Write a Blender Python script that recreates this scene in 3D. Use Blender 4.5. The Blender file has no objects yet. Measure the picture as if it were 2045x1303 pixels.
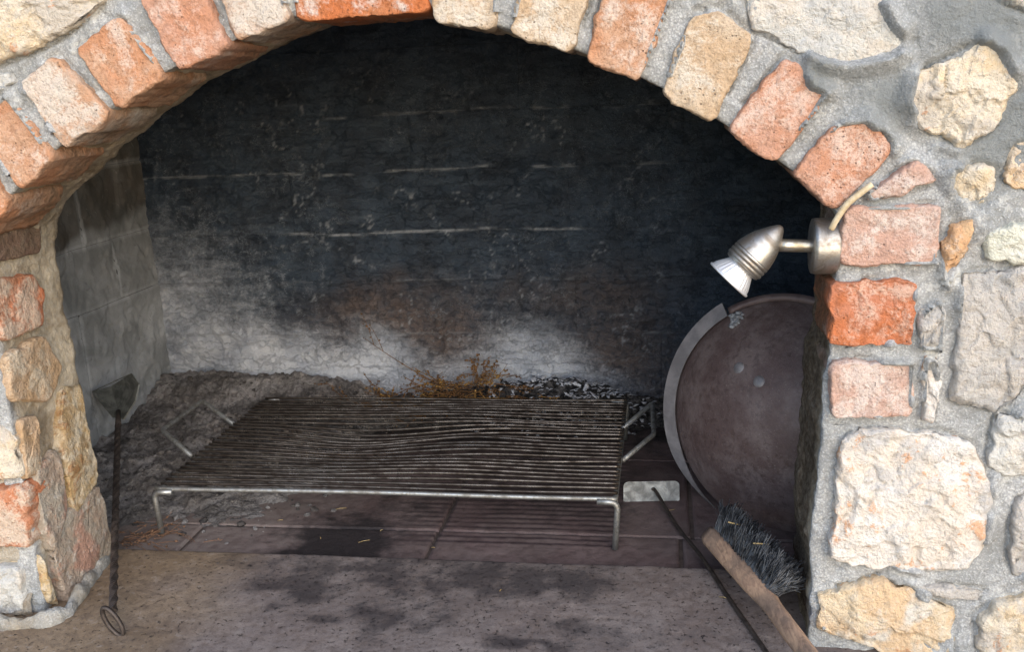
import bpy, math, random
import numpy as np
from mathutils import Matrix, Vector

random.seed(7)
S = bpy.context.scene
COL = S.collection

# ------------------------------------------------------------------ camera
CX, CY, F = 1022.5, 651.5, 1900.0
CAM = np.array([0.0, -1.15, 0.7376])
_d = np.array([1318 - CX, 150 - CY, F]); _d /= np.linalg.norm(_d)
_r = math.radians(0.3)
_n = np.array([math.sin(_r), math.cos(_r), 0.0]); _n -= _d * (_n @ _d); _n /= np.linalg.norm(_n)
_t = np.cross(_n, _d); _t = _t if _t[0] > 0 else -_t
MW = np.array([_t, _d, -_n])            # camera axes to world axes (x right, y into the firebox, z up)
cam_data = bpy.data.cameras.new('camera'); cam = bpy.data.objects.new('camera', cam_data); COL.objects.link(cam)
cam_data.sensor_width = 36.0; cam_data.lens = 36.0 * F / 2045.0
cam_data.clip_start = 0.02; cam_data.clip_end = 200.0
R_, U_, B_ = MW[:, 0], -MW[:, 1], -MW[:, 2]
cam.matrix_world = Matrix(((R_[0], U_[0], B_[0], CAM[0]), (R_[1], U_[1], B_[1], CAM[1]), (R_[2], U_[2], B_[2], CAM[2]), (0, 0, 0, 1)))
S.camera = cam

# ------------------------------------------------------------------ daylight
SUN_EL, SUN_AZ = math.radians(25), math.radians(25)      # azimuth measured from -Y towards +X
world = bpy.data.worlds.new('World'); S.world = world; world.use_nodes = True
wn = world.node_tree; bg = wn.nodes['Background']
sky = wn.nodes.new('ShaderNodeTexSky'); sky.sky_type = 'NISHITA'; sky.sun_disc = False
sky.sun_elevation = SUN_EL; sky.sun_rotation = math.pi - SUN_AZ
sky.air_density = 1.0; sky.dust_density = 1.0; sky.ozone_density = 1.0
wn.links.new(sky.outputs[0], bg.inputs[0]); bg.inputs[1].default_value = 0.15
sd = bpy.data.lights.new('sun', 'SUN'); sd.energy = 1.15; sd.angle = math.radians(85); sd.color = (1.0, 0.985, 0.965)
sun = bpy.data.objects.new('sun', sd); COL.objects.link(sun)
sdir = Vector((math.sin(SUN_AZ) * math.cos(SUN_EL), -math.cos(SUN_AZ) * math.cos(SUN_EL), math.sin(SUN_EL)))
sun.rotation_euler = sdir.to_track_quat('Z', 'Y').to_euler(); sun.location = sdir * 5
S.view_settings.view_transform = 'Standard'; S.view_settings.look = 'None'
S.view_settings.gamma = 1.0; S.view_settings.use_curve_mapping = False
S.view_settings.exposure = 1.18

# ------------------------------------------------------------------ picture point to plane
def _ray(px, py): return MW @ np.array([px - CX, py - CY, F])
def onY(px, py, Y): v = _ray(px, py); return CAM + v * ((Y - CAM[1]) / v[1])
def onZ(px, py, Z): v = _ray(px, py); return CAM + v * ((Z - CAM[2]) / v[2])
def onX(px, py, X): v = _ray(px, py); return CAM + v * ((X - CAM[0]) / v[0])

# ------------------------------------------------------------------ numpy noise
def _h(i, j, k, s):
    n = (i.astype(np.int64) * 374761393 + j.astype(np.int64) * 668265263 + k.astype(np.int64) * 2147483647 + s * 1274126177) & 0xffffffff
    n = ((n ^ (n >> 13)) * 1274126177) & 0xffffffff
    n = ((n ^ (n >> 16)) * 668265263) & 0xffffffff
    return ((n ^ (n >> 15)) & 0xffffff) / float(0xffffff)
def vnoise(p, s=0):
    f0 = np.floor(p); f = p - f0; i = f0.astype(np.int64); f = f * f * f * (f * (f * 6 - 15) + 10)
    r = 0
    for a in (0, 1):
        for b in (0, 1):
            for c in (0, 1):
                w = (f[:, 0] if a else 1 - f[:, 0]) * (f[:, 1] if b else 1 - f[:, 1]) * (f[:, 2] if c else 1 - f[:, 2])
                r = r + w * _h(i[:, 0] + a, i[:, 1] + b, i[:, 2] + c, s)
    return r * 2 - 1
def fbm(p, freq, oct=4, s=0, gain=0.5):
    p = np.asarray(p, float) * freq; a = 1.0; r = 0; t = 0
    for o in range(oct):
        r = r + a * vnoise(p + o * 17.3, s + o * 7); t += a; a *= gain; p = p * 2.03
    return r / t
def sm(x, a, b):
    t = np.clip((np.asarray(x, float) - a) / (b - a), 0, 1); return t * t * (3 - 2 * t)
def p3(a, b, c=0.0):
    a = np.asarray(a, float); return np.stack([a, np.broadcast_to(b, a.shape), np.broadcast_to(c, a.shape)], -1).astype(float)

# ------------------------------------------------------------------ objects
def tag(o, label=None, cat=None, group=None, kind=None):
    if label: o['label'] = label
    if cat: o['category'] = cat
    if group: o['group'] = group
    if kind: o['kind'] = kind
    return o
def empty(name, loc=(0, 0, 0), parent=None):
    o = bpy.data.objects.new(name, None); COL.objects.link(o); o.location = loc
    if parent: o.parent = parent
    o.empty_display_size = 0.05
    return o
def wloc(o):
    v = Vector((0, 0, 0))
    while o: v = v + o.location; o = o.parent
    return v
def obj(name, V, Fc, mat, parent=None, smooth=True, attrs=None, origin=None):
    """V in world coordinates; the origin goes to the centre (or given point)"""
    V = np.asarray(V, float)
    if origin is None: origin = (V.min(0) + V.max(0)) / 2
    origin = np.asarray(origin, float)
    me = bpy.data.meshes.new(name)
    if isinstance(Fc, np.ndarray):
        n, k = Fc.shape
        me.vertices.add(len(V)); me.vertices.foreach_set('co', (V - origin).astype(np.float32).ravel())
        me.loops.add(n * k); me.loops.foreach_set('vertex_index', Fc.astype(np.int32).ravel())
        me.polygons.add(n); me.polygons.foreach_set('loop_start', np.arange(0, n * k, k, dtype=np.int32))
        me.polygons.foreach_set('loop_total', np.full(n, k, dtype=np.int32))
        me.update(calc_edges=True); me.validate()
    else:
        me.from_pydata((V - origin).tolist(), [], Fc); me.update()
    if smooth: me.polygons.foreach_set('use_smooth', [True] * len(me.polygons))
    for k, a in (attrs or {}).items():
        at = me.attributes.new(k, 'FLOAT', 'POINT'); at.data.foreach_set('value', np.asarray(a, np.float32))
    me.materials.append(mat)
    o = bpy.data.objects.new(name, me); COL.objects.link(o)
    if parent:
        o.parent = parent; o.location = Vector(origin) - wloc(parent)
    else: o.location = Vector(origin)
    return o
def gridF(nu, nv, closed_u=False, base=0):
    a = np.arange(nu if closed_u else nu - 1)[:, None]; b = np.arange(nv - 1)[None, :]
    a2 = (a + 1) % nu
    return (np.stack([a * nv + b, a2 * nv + b, a2 * nv + b + 1, a * nv + b + 1], -1) + base).reshape(-1, 4)
class MB:
    """collects several shapes into one mesh"""
    def __init__(s): s.V = []; s.F = []; s.n = 0
    def add(s, V, Fc):
        V = np.asarray(V, float); s.V.append(V)
        for f in (Fc.tolist() if isinstance(Fc, np.ndarray) else Fc): s.F.append([i + s.n for i in f])
        s.n += len(V); return s
    def build(s, name, mat, parent=None, **k): return obj(name, np.concatenate(s.V), s.F, mat, parent, **k)
def tubeVF(path, r, sides=8, square=False, twist=0.0, cap=True):
    P = np.asarray(path, float); n = len(P); r = np.broadcast_to(np.asarray(r, float), (n,))
    T = np.gradient(P, axis=0); T /= np.linalg.norm(T, axis=1)[:, None] + 1e-12
    up = np.array([0, 0, 1.0]) if abs(T[0][2]) < .9 else np.array([1.0, 0, 0])
    N = np.cross(T[0], up); N /= np.linalg.norm(N); V = []
    for i in range(n):
        N = N - T[i] * (N @ T[i]); N /= np.linalg.norm(N); Bn = np.cross(T[i], N)
        a = np.arange(sides) * 2 * math.pi / sides + twist * i
        V.append(P[i] + r[i] * (np.cos(a)[:, None] * N + np.sin(a)[:, None] * Bn))
    V = np.concatenate(V); Fc = []
    for i in range(n - 1):
        for j in range(sides):
            k = (j + 1) % sides
            Fc.append([i * sides + j, i * sides + k, (i + 1) * sides + k, (i + 1) * sides + j])
    if cap: Fc.append(list(range(sides))[::-1]); Fc.append([(n - 1) * sides + j for j in range(sides)])
    return V, Fc
def smoothpath(pts, n=24):
    P = np.asarray(pts, float); P = np.concatenate([[2 * P[0] - P[1]], P, [2 * P[-1] - P[-2]]]); out = []
    for i in range(1, len(P) - 2):
        for t in np.linspace(0, 1, n, endpoint=False):
            a, b, c, d = P[i - 1], P[i], P[i + 1], P[i + 2]
            out.append(.5 * (2 * b + (c - a) * t + (2 * a - 5 * b + 4 * c - d) * t ** 2 + (3 * b - a - 3 * c + d) * t ** 3))
    out.append(P[-2]); return np.array(out)
def fillet(pts, r, n=6):
    P = [np.asarray(p, float) for p in pts]; out = [P[0]]
    for i in range(1, len(P) - 1):
        a = P[i - 1] - P[i]; b = P[i + 1] - P[i]; la, lb = np.linalg.norm(a), np.linalg.norm(b)
        q = min(r, la * .45, lb * .45); A = P[i] + a / la * q; Bq = P[i] + b / lb * q
        for t in np.linspace(0, 1, n): out.append((1 - t) ** 2 * A + 2 * t * (1 - t) * P[i] + t * t * Bq)
    out.append(P[-1]); return np.array(out)
def lathe(profile, origin, axis, seg=48, ref=(0, 1, 0), wob=None):
    ax = np.asarray(axis, float); ax /= np.linalg.norm(ax); u = np.asarray(ref, float); u -= ax * (u @ ax); u /= np.linalg.norm(u); w = np.cross(ax, u)
    V = []
    for k in range(seg):
        a = 2 * math.pi * k / seg
        for (r, h) in profile:
            rr = r * (wob(a, h) if wob else 1)
            V.append(np.asarray(origin, float) + ax * h + rr * (math.cos(a) * u + math.sin(a) * w))
    return np.array(V), gridF(seg, len(profile), True)

# ------------------------------------------------------------------ materials
class NT:
    def __init__(s, name):
        s.m = bpy.data.materials.new(name); s.m.use_nodes = True; s.t = s.m.node_tree
        s.b = s.t.nodes['Principled BSDF']; s.b.inputs['Specular IOR Level'].default_value = 0.25
    def n(s, typ, **kw):
        x = s.t.nodes.new(typ)
        for k, v in kw.items(): setattr(x, k, v)
        return x
    def l(s, a, b): s.t.links.new(a, b)
    def set(s, inp, v):
        if hasattr(v, 'default_value') or hasattr(v, 'links'): s.l(v, inp)
        else: inp.default_value = (*v, 1) if isinstance(v, tuple) and len(v) == 3 and inp.type == 'RGBA' else v
    def coord(s, rnd=True):
        c = s.n('ShaderNodeTexCoord').outputs['Object']
        if not rnd: return c
        oi = s.n('ShaderNodeObjectInfo').outputs['Random']
        k = s.n('ShaderNodeVectorMath', operation='MULTIPLY_ADD'); s.l(oi, k.inputs[0]); k.inputs[1].default_value = (37.0, 53.0, 71.0); s.l(c, k.inputs[2])
        return k.outputs[0]
    def noise(s, vec, scale, detail=5, rough=.55, dist=0.0):
        x = s.n('ShaderNodeTexNoise'); s.l(vec, x.inputs['Vector']); x.inputs['Scale'].default_value = scale
        x.inputs['Detail'].default_value = min(detail, 5); x.inputs['Roughness'].default_value = rough; x.inputs['Distortion'].default_value = dist
        return x.outputs['Fac']
    def voro(s, vec, scale, feature='F1', out='Distance', rnd=1.0):
        x = s.n('ShaderNodeTexVoronoi', feature=feature); s.l(vec, x.inputs['Vector']); x.inputs['Scale'].default_value = scale
        x.inputs['Randomness'].default_value = rnd
        return x.outputs[out]
    def ramp(s, v, a, b, lo=0.0, hi=1.0):
        x = s.n('ShaderNodeMapRange', interpolation_type='SMOOTHSTEP'); s.l(v, x.inputs[0])
        for i, q in enumerate((a, b, lo, hi)): x.inputs[1 + i].default_value = q
        return x.outputs[0]
    def math(s, op, a, b=0.5, clamp=False):
        x = s.n('ShaderNodeMath', operation=op, use_clamp=clamp); s.set(x.inputs[0], a); s.set(x.inputs[1], b); return x.outputs[0]
    def mix(s, f, a, b, bt='MIX'):
        x = s.n('ShaderNodeMix', data_type='RGBA', blend_type=bt); s.set(x.inputs[0], f); s.set(x.inputs[6], a); s.set(x.inputs[7], b); return x.outputs[2]
    def attr(s, name): return s.n('ShaderNodeAttribute', attribute_name=name).outputs['Fac']
    def bump(s, hts, dist=0.002, strength=1.0):
        h = hts[0][0]; h = s.math('MULTIPLY', h, hts[0][1])
        for (x, w) in hts[1:]: h = s.math('ADD', h, s.math('MULTIPLY', x, w))
        b = s.n('ShaderNodeBump'); b.inputs['Distance'].default_value = dist; b.inputs['Strength'].default_value = strength
        s.l(h, b.inputs['Height']); s.l(b.outputs[0], s.b.inputs['Normal'])
    def out(s, col, rough=.9, metal=0.0):
        s.set(s.b.inputs['Base Color'], col); s.set(s.b.inputs['Roughness'], rough); s.set(s.b.inputs['Metallic'], metal); return s.m
def srgb(r, g, b, k=1.0):
    f = lambda c: ((c / 255) / 12.92 if c / 255 <= .04045 else ((c / 255 + .055) / 1.055) ** 2.4) * k
    return (f(r), f(g), f(b))

def brick_mat(name, main, alt, lime=0.5, limecol=(.50, .45, .40), scale=1.0, sootc=(.085, .062, .040)):
    m = NT(name); v = m.coord(); at = m.attr('rim'); so = m.attr('soot')
    n1 = m.noise(v, 20 * scale, 5, .6, .2); n2 = m.noise(v, 15 * scale, 9, .72, .25); sp = m.noise(v, 300, 3, .75); md = m.noise(v, 85, 5, .65); pit = m.voro(v, 150)
    c = m.mix(m.ramp(n1, .38, .62), main, alt)
    c = m.mix(m.ramp(md, .32, .5, .45, 0), c, tuple(x * .55 for x in main))
    lm = m.math('SUBTRACT', n2, m.math('MULTIPLY', at, .10)); lm = m.math('ADD', lm, m.math('MULTIPLY', m.math('SUBTRACT', sp, .5), .22))
    th = .66 - .28 * lime
    c = m.mix(m.ramp(lm, th - .06, th + .10, 0, .72), c, limecol)
    c = m.mix(m.ramp(sp, .33, .5, .4, 0), c, tuple(x * .35 for x in main))
    pm = m.math('MULTIPLY', m.ramp(pit, .10, .2, 1, 0), m.ramp(m.noise(v, 40, 3, .5), .5, .6)); c = m.mix(m.math('MULTIPLY', pm, .6), c, (.07, .045, .035))
    c = m.mix(m.math('MULTIPLY', so, m.ramp(md, .3, .65, 1, .6)), c, sootc)
    m.bump([(sp, .5), (md, 1.4), (n2, 1.6), (pm, -.5)], .0042, 1.0)
    return m.out(c, .93)
def stone_mat(name, c1, c2, c3, vein=(.45, .17, .06), veinamt=0.5, scale=1.0, crack=.0, white=.35):
    m = NT(name); v = m.coord()
    n1 = m.noise(v, 16 * scale, 8, .66, .25); n2 = m.noise(v, 21 * scale, 9, .72, .3); n3 = m.noise(v, 11 * scale, 7, .62, .2); sp = m.noise(v, 280, 4, .75); md = m.noise(v, 75, 6, .68)
    c = m.mix(m.ramp(n1, .40, .58), c1, c2); c = m.mix(m.ramp(n3, .52, .62), c, c3)
    c = m.mix(m.ramp(md, .52, .66, 0, white), c, (.66, .63, .58))
    t0 = .66 - .14 * veinamt; c = m.mix(m.ramp(m.math('ADD', n2, m.math('MULTIPLY', m.math('SUBTRACT', md, .5), .35)), t0, t0 + .08, 0, .7), c, vein)
    c = m.mix(m.ramp(md, .28, .42, .45, 0), c, tuple(x * .5 for x in c3))
    cr = m.math('ABSOLUTE', m.math('SUBTRACT', n3, .5))
    if crack: c = m.mix(m.math('MULTIPLY', m.ramp(cr, 0, .006, crack, 0), m.ramp(n1, .5, .6)), c, (.16, .11, .08))
    c = m.mix(m.ramp(sp, .32, .48, .35, 0), c, (.17, .13, .10))
    c = m.mix(m.math('MULTIPLY', m.attr('soot'), .85), c, (.09, .068, .045))
    m.bump([(sp, .45), (md, 1.6), (n2, 1.8), (n3, 1.2)], .0055, 1.0)
    return m.out(c, .9)
def mortar_mat():
    m = NT('mortar'); v = m.coord(False); so = m.attr('soot'); da = m.attr('damp'); wm = m.attr('warm')
    n1 = m.noise(v, 13, 5, .7, .2); sp = m.noise(v, 300, 4, .75); gr = m.voro(v, 330); g2 = m.noise(v, 120, 5, .7, .4)
    c = m.mix(m.ramp(n1, .35, .65), (.31, .325, .335), (.53, .54, .55))
    c = m.mix(m.ramp(g2, .3, .6, .55, 0), c, (.17, .17, .165))
    c = m.mix(m.ramp(gr, .25, .55, .0, .5), c, (.20, .205, .205))
    c = m.mix(m.ramp(sp, .56, .68, 0, .65), c, (.64, .65, .65)); c = m.mix(m.ramp(m.noise(v, 30, 5, .7), .55, .68, 0, .5), c, (.60, .60, .58)); c = m.mix(m.ramp(m.noise(v, 21, 5, .7), .58, .70, 0, .45), c, (.25, .235, .21))
    c = m.mix(m.math('MULTIPLY', da, .85), c, (.17, .185, .19))
    c = m.mix(m.math('MULTIPLY', wm, m.ramp(g2, .2, .75, 1, .7)), c, m.mix(m.ramp(n1, .38, .6), (.23, .17, .10), (.42, .35, .25)))
    c = m.mix(m.math('MULTIPLY', so, m.ramp(g2, .3, .72, 1, .6)), c, m.mix(m.ramp(n1, .4, .6), (.035, .023, .015), (.06, .038, .024)))
    m.bump([(gr, -.2), (sp, .7), (g2, 1.5), (m.noise(v, 45, 5, .7), 1.2)], .003, .9)
    return m.out(c, .95)
def soot_mat(name):
    """sooty refractory masonry; ash = clean burnt / ash-dusted, rust = brown soot, line = crust edges"""
    m = NT(name); v = m.coord(False)
    ash = m.attr('ash'); br = m.attr('rust'); ln = m.attr('line'); cru = m.attr('crust')
    st = m.n('ShaderNodeMapping'); m.l(v, st.inputs[0]); st.inputs['Scale'].default_value = (.35, 1, 1.6); stv = st.outputs[0]
    n1 = m.noise(v, 9, 8, .68); band = m.noise(stv, 30, 7, .7); sp = m.noise(v, 210, 4, .75); n3 = m.noise(v, 60, 7, .72)
    wv = m.n('ShaderNodeTexNoise'); m.l(v, wv.inputs['Vector']); wv.inputs['Scale'].default_value = 28; wv.inputs['Detail'].default_value = 6; wv.inputs['Roughness'].default_value = .7
    wp = m.n('ShaderNodeVectorMath', operation='MULTIPLY_ADD'); m.l(wv.outputs['Color'], wp.inputs[0]); wp.inputs[1].default_value = (.10, .10, .07); m.l(stv, wp.inputs[2])
    e1 = m.voro(wp.outputs[0], 26, 'DISTANCE_TO_EDGE'); e2 = m.voro(wp.outputs[0], 75, 'DISTANCE_TO_EDGE')
    c = m.mix(m.ramp(n1, .35, .65), (.0075, .0145, .027), (.017, .031, .053))
    c = m.mix(m.ramp(band, .54, .68, 0, .5), c, (.042, .060, .086))
    c = m.mix(m.math('MULTIPLY', br, m.ramp(n3, .35, .6, .35, .9)), c, (.075, .050, .040))
    fil = m.math('MAXIMUM', m.math('MULTIPLY', m.ramp(e1, 0, .03, 1, 0), m.ramp(n3, .42, .56)), m.math('MULTIPLY', m.ramp(e2, .0, .05, .8, 0), m.ramp(n3, .47, .60)))
    c = m.mix(m.math('MULTIPLY', m.math('MULTIPLY', fil, cru), m.ramp(sp, .3, .6, .45, .95)), c, (.26, .30, .36))
    dis = m.math('ADD', ash, m.math('ADD', m.math('MULTIPLY', m.math('SUBTRACT', n3, .5), .5), m.math('ADD', m.math('MULTIPLY', m.math('SUBTRACT', sp, .5), .4), m.math('MULTIPLY', m.math('SUBTRACT', band, .5), .5))))
    af = m.math('MULTIPLY', m.ramp(dis, .08, 1.0), m.ramp(ash, .02, .3))
    c = m.mix(m.math('MULTIPLY', af, .92), c, m.mix(m.ramp(n1, .35, .65), (.29, .32, .38), (.45, .475, .53)))
    c = m.mix(m.math('MULTIPLY', ln, m.ramp(n3, .36, .52, .55, .9)), c, (.27, .295, .335))
    c = m.mix(m.ramp(sp, .64, .72, 0, .45), c, (.13, .14, .155))
    m.bump([(sp, .4), (n3, 1.4), (band, .8), (m.ramp(e1, 0, .06, 1, 0), .35)], .0045, .9)
    m.b.inputs['Specular IOR Level'].default_value = .4
    return m.out(c, m.ramp(n3, .3, .7, .5, .75))
def side_mat():
    m = NT('side_wall_render'); v = m.coord(False); ash = m.attr('ash')
    n1 = m.noise(v, 9, 6, .6, .8); n3 = m.noise(v, 60, 5, .65, .8); sp = m.noise(v, 200, 3, .6)
    c = m.mix(m.ramp(n1, .35, .65), (.030, .029, .025), (.05, .040, .030))
    c = m.mix(ash, c, m.mix(m.ramp(n1, .3, .7), (.18, .19, .20), (.32, .335, .355)))
    c = m.mix(m.ramp(n3, .6, .72, 0, .35), c, (.3, .3, .29)); c = m.mix(m.ramp(n3, .3, .42, .35, 0), c, (.03, .03, .03))
    m.bump([(n3, 1), (sp, .3)], .002, .7); return m.out(c, .9)
def slab_mat():
    m = NT('slab_stone'); v = m.coord(False); st = m.attr('stain'); wm = m.attr('warm')
    n1 = m.noise(v, 7, 7, .6); n2 = m.noise(v, 60, 7, .75); sp = m.noise(v, 125, 5, .72); fine = m.noise(v, 420, 3, .75); n4 = m.noise(v, 24, 7, .7)
    c = m.mix(m.ramp(n1, .38, .62), (.190, .150, .136), (.25, .205, .187))
    c = m.mix(wm, c, m.mix(m.ramp(n1, .38, .62), (.205, .142, .088), (.27, .195, .128)))
    c = m.mix(m.ramp(n2, .36, .55, .5, 0), c, (.11, .08, .065)); c = m.mix(m.ramp(fine, .32, .55, .4, 0), c, (.09, .07, .06))
    c = m.mix(m.ramp(n2, .55, .66, 0, .42), c, (.31, .265, .235))
    mx = m.math('ADD', m.math('MULTIPLY', n4, .4), m.math('ADD', m.math('MULTIPLY', n2, .4), m.math('MULTIPLY', sp, .2)))
    stn = m.math('ADD', m.math('MULTIPLY', st, 1.15), m.math('MULTIPLY', m.math('SUBTRACT', mx, .5), 3.2))
    c = m.mix(m.math('MULTIPLY', m.ramp(stn, .15, 1.0, 0, .78), m.ramp(st, .02, .3)), c, (.028, .023, .025))
    c = m.mix(m.math('MULTIPLY', m.ramp(sp, .585, .64), m.ramp(n4, .40, .55, .25, .95)), c, (.028, .022, .022))
    m.bump([(n2, 1), (m.ramp(sp, .585, .64), -1.0), (fine, .4)], .0022, .8); return m.out(c, m.ramp(n2, .3, .7, .6, .85))
def tile_mat():
    m = NT('hearth_tile'); st = m.attr('stain'); dr = m.attr('stripe'); du = m.attr('dust')
    g = m.n('ShaderNodeNewGeometry').outputs['Position']
    n1 = m.noise(g, 9, 7, .62); n2 = m.noise(g, 55, 7, .75); sp = m.noise(g, 240, 4, .75); n4 = m.noise(g, 22, 7, .7)
    c = m.mix(m.ramp(n1, .38, .62), (.120, .082, .078), (.165, .118, .112))
    c = m.mix(m.ramp(n2, .36, .55, .5, 0), c, (.065, .045, .042))
    c = m.mix(m.math('MULTIPLY', du, m.ramp(n2, .35, .6, .4, 1)), c, (.20, .165, .148))
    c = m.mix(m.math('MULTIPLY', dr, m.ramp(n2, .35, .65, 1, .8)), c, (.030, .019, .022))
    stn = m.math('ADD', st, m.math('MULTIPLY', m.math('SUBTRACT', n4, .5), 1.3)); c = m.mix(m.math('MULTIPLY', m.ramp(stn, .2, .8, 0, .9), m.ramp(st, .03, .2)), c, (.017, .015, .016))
    c = m.mix(m.ramp(sp, .63, .72, 0, .45), c, (.22, .18, .16))
    m.bump([(n2, 1), (sp, .5)], .002, .8); return m.out(c, m.ramp(n2, .3, .7, .5, .8))
def ash_mat():
    m = NT('wood_ash'); g = m.n('ShaderNodeNewGeometry').outputs['Position']; ch = m.attr('char')
    n1 = m.noise(g, 12, 8, .68); n2 = m.noise(g, 80, 7, .75); sp = m.noise(g, 300, 4, .75); vo = m.voro(g, 160)
    c = m.mix(m.ramp(n1, .38, .62), (.15, .137, .132), (.32, .30, .295)); c = m.mix(m.ramp(n2, .35, .52, .65, 0), c, (.055, .044, .040))
    c = m.mix(m.ramp(sp, .56, .7, 0, .5), c, (.40, .37, .35)); c = m.mix(m.math('MULTIPLY', m.ramp(vo, .1, .25, .6, 0), m.ramp(n2, .5, .6)), c, (.03, .027, .026))
    c = m.mix(m.math('MULTIPLY', ch, m.ramp(n2, .35, .7, 1, .45)), c, (.013, .013, .015))
    m.bump([(n2, 1.6), (sp, .9), (vo, .4)], .006, 1.0); return m.out(c, .97)
def metal_mat(name, c1, c2, rough=.45, metal=.8, sc=40, bump=.0006, rr=.2):
    m = NT(name); v = m.coord(); n1 = m.noise(v, sc, 6, .65, .5); n2 = m.noise(v, sc * 6, 4, .6)
    c = m.mix(m.ramp(n1, .35, .65), c1, c2); c = m.mix(m.ramp(n2, .55, .75, 0, .4), c, c2)
    m.bump([(n1, 1), (n2, .5)], bump, .8); m.b.inputs['Specular IOR Level'].default_value = .5
    return m.out(c, m.ramp(n1, .3, .7, rough - rr / 2, rough + rr / 2), metal)
def wood_mat(name, c1, c2):
    m = NT(name); g = m.coord(False); w = m.n('ShaderNodeMapping'); m.l(g, w.inputs[0]); w.inputs['Rotation'].default_value = (0, 0, math.radians(19)); w.inputs['Scale'].default_value = (60, 5, 60)
    n1 = m.noise(w.outputs[0], 3, 6, .6, .8); n2 = m.noise(g, 120, 4, .6); n0 = m.noise(g, 18, 5, .6)
    c = m.mix(m.ramp(n1, .35, .65), c1, c2); c = m.mix(m.ramp(n2, .3, .5, .35, 0), c, (.05, .035, .025)); c = m.mix(m.ramp(n0, .45, .62, 0, .5), c, (.13, .10, .085))
    m.bump([(n1, 1), (n2, .4)], .0015, .8); return m.out(c, .75)
def plain(name, c1, c2=None, rough=.8, sc=80):
    m = NT(name); v = m.coord(); n = m.noise(v, sc, 4, .6); c2 = c2 or tuple(x * .6 for x in c1)
    m.bump([(n, 1)], .0008, .5); return m.out(m.mix(m.ramp(n, .35, .65), c1, c2), rough)

MORTAR = mortar_mat(); SOOT = soot_mat('sooty_masonry'); SIDE = side_mat()

# ================================================================== fireplace
fire = empty('fireplace', (-0.35, 0, 0))
tag(fire, 'rustic brick and stone barbecue fireplace with a low arched opening and sooty firebox', 'fireplace')
BACK = 0.95; REV = 0.175; LX = -1.205; RX = 0.43; TOP = 1.02; HZ = -0.016

# --- opening outline in the wall plane (x, z)
OUT = [(-.915, -.05), (-.913, .15), (-.914, .33), (-.916, .48), (-.908, .553), (-.878, .602), (-.838, .632), (-.78, .676), (-.69, .726), (-.611, .768), (-.521, .800), (-.438, .825), (-.35, .832),
       (-.268, .826), (-.19, .803), (-.102, .772), (-.024, .737), (.061, .688), (.132, .638), (.175, .602), (.203, .573), (.207, .54), (.206, .50), (.201, .41), (.197, .31), (.191, .2), (.189, .1), (.187, -.05)]
o2 = smoothpath([(a, b, 0) for a, b in OUT], 40)[:, :2]
seg = np.r_[0, np.cumsum(np.linalg.norm(np.diff(o2, axis=0), axis=1))]
us = np.arange(0, seg[-1], .0028); o2 = np.stack([np.interp(us, seg, o2[:, 0]), np.interp(us, seg, o2[:, 1])], -1)
tan = np.gradient(o2, axis=0); tan /= np.linalg.norm(tan, axis=1)[:, None]
_q = p3(o2[:, 0], 0.0, 0.0); _q[:, 2] = o2[:, 1]; _w = (fbm(_q, 14, 4, 401) * .007 + fbm(_q, 60, 3, 403) * .003) * sm(o2[:, 1], .56, .5)
o2 = o2 + np.stack([-tan[:, 1], tan[:, 0]], -1) * _w[:, None]
tan = np.gradient(o2, axis=0); tan /= np.linalg.norm(tan, axis=1)[:, None]; nor = np.stack([-tan[:, 1], tan[:, 0]], -1)   # points outwards (away from the opening)
def inside(x, z, grow=0.0):
    poly = o2 + nor * grow; r = np.zeros(x.shape, bool); a = poly[::4]; b = np.roll(a, -1, 0)
    for (x1, z1), (x2, z2) in zip(a, b):
        if z1 == z2: continue
        c = ((z1 > z) != (z2 > z)); r ^= c & (x < (x2 - x1) * (z - z1) / (z2 - z1) + x1)
    return r
def mortar_relief(P):
    return fbm(P, 14, 3, 3) * .0045 + fbm(P, 55, 3, 9) * .0022 + fbm(P, 190, 2, 5) * .0011

# --- outlines of the bricks and stones in the wall face
def area2(P): P = np.asarray(P); x, y = P[:, 0], P[:, 1]; return .5 * np.sum(x * np.roll(y, -1) - np.roll(x, -1) * y)
frontframe = lambda T: np.stack([T[:, 0], -T[:, 2], T[:, 1]], -1)
def wallpoly(px):
    P = np.array([onY(x, y, -.01)[[0, 2]] for x, y in px]); return P if area2(P) > 0 else P[::-1]
LIME = (.52, .47, .42)
OR, TN, PK = (.46, .225, .125), (.46, .33, .215), (.45, .28, .22)
M_or = brick_mat('orange_brick', OR, (.46, .28, .185), .58, (.58, .49, .43))
M_tan = brick_mat('tan_brick', TN, (.50, .40, .30), .62, (.58, .54, .48))
M_pale = brick_mat('pale_brick', (.46, .36, .29), (.45, .26, .16), .85, (.57, .53, .48))
M_pink = brick_mat('pink_brick', PK, (.46, .33, .28), .7, (.58, .51, .47))
M_red = brick_mat('red_brick', (.45, .15, .065), (.42, .17, .10), .6, (.58, .42, .34), 1.3)
M_orl = brick_mat('limed_orange_brick', (.45, .14, .05), (.42, .17, .08), .55, (.58, .55, .52))
M_jr0 = brick_mat('pale_red_brick', (.44, .17, .085), (.42, .22, .14), .85, (.54, .48, .40))
M_salmon = brick_mat('salmon_brick', (.46, .26, .185), (.45, .22, .135), .6, (.59, .47, .41))
sootarch = lambda V: np.clip(sm(V[:, 1], .004, .05) * (.60 + .5 * fbm(V, 30, 4, 8)) + .2 * sm(V[:, 1], .05, .11), 0, .93)
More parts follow.
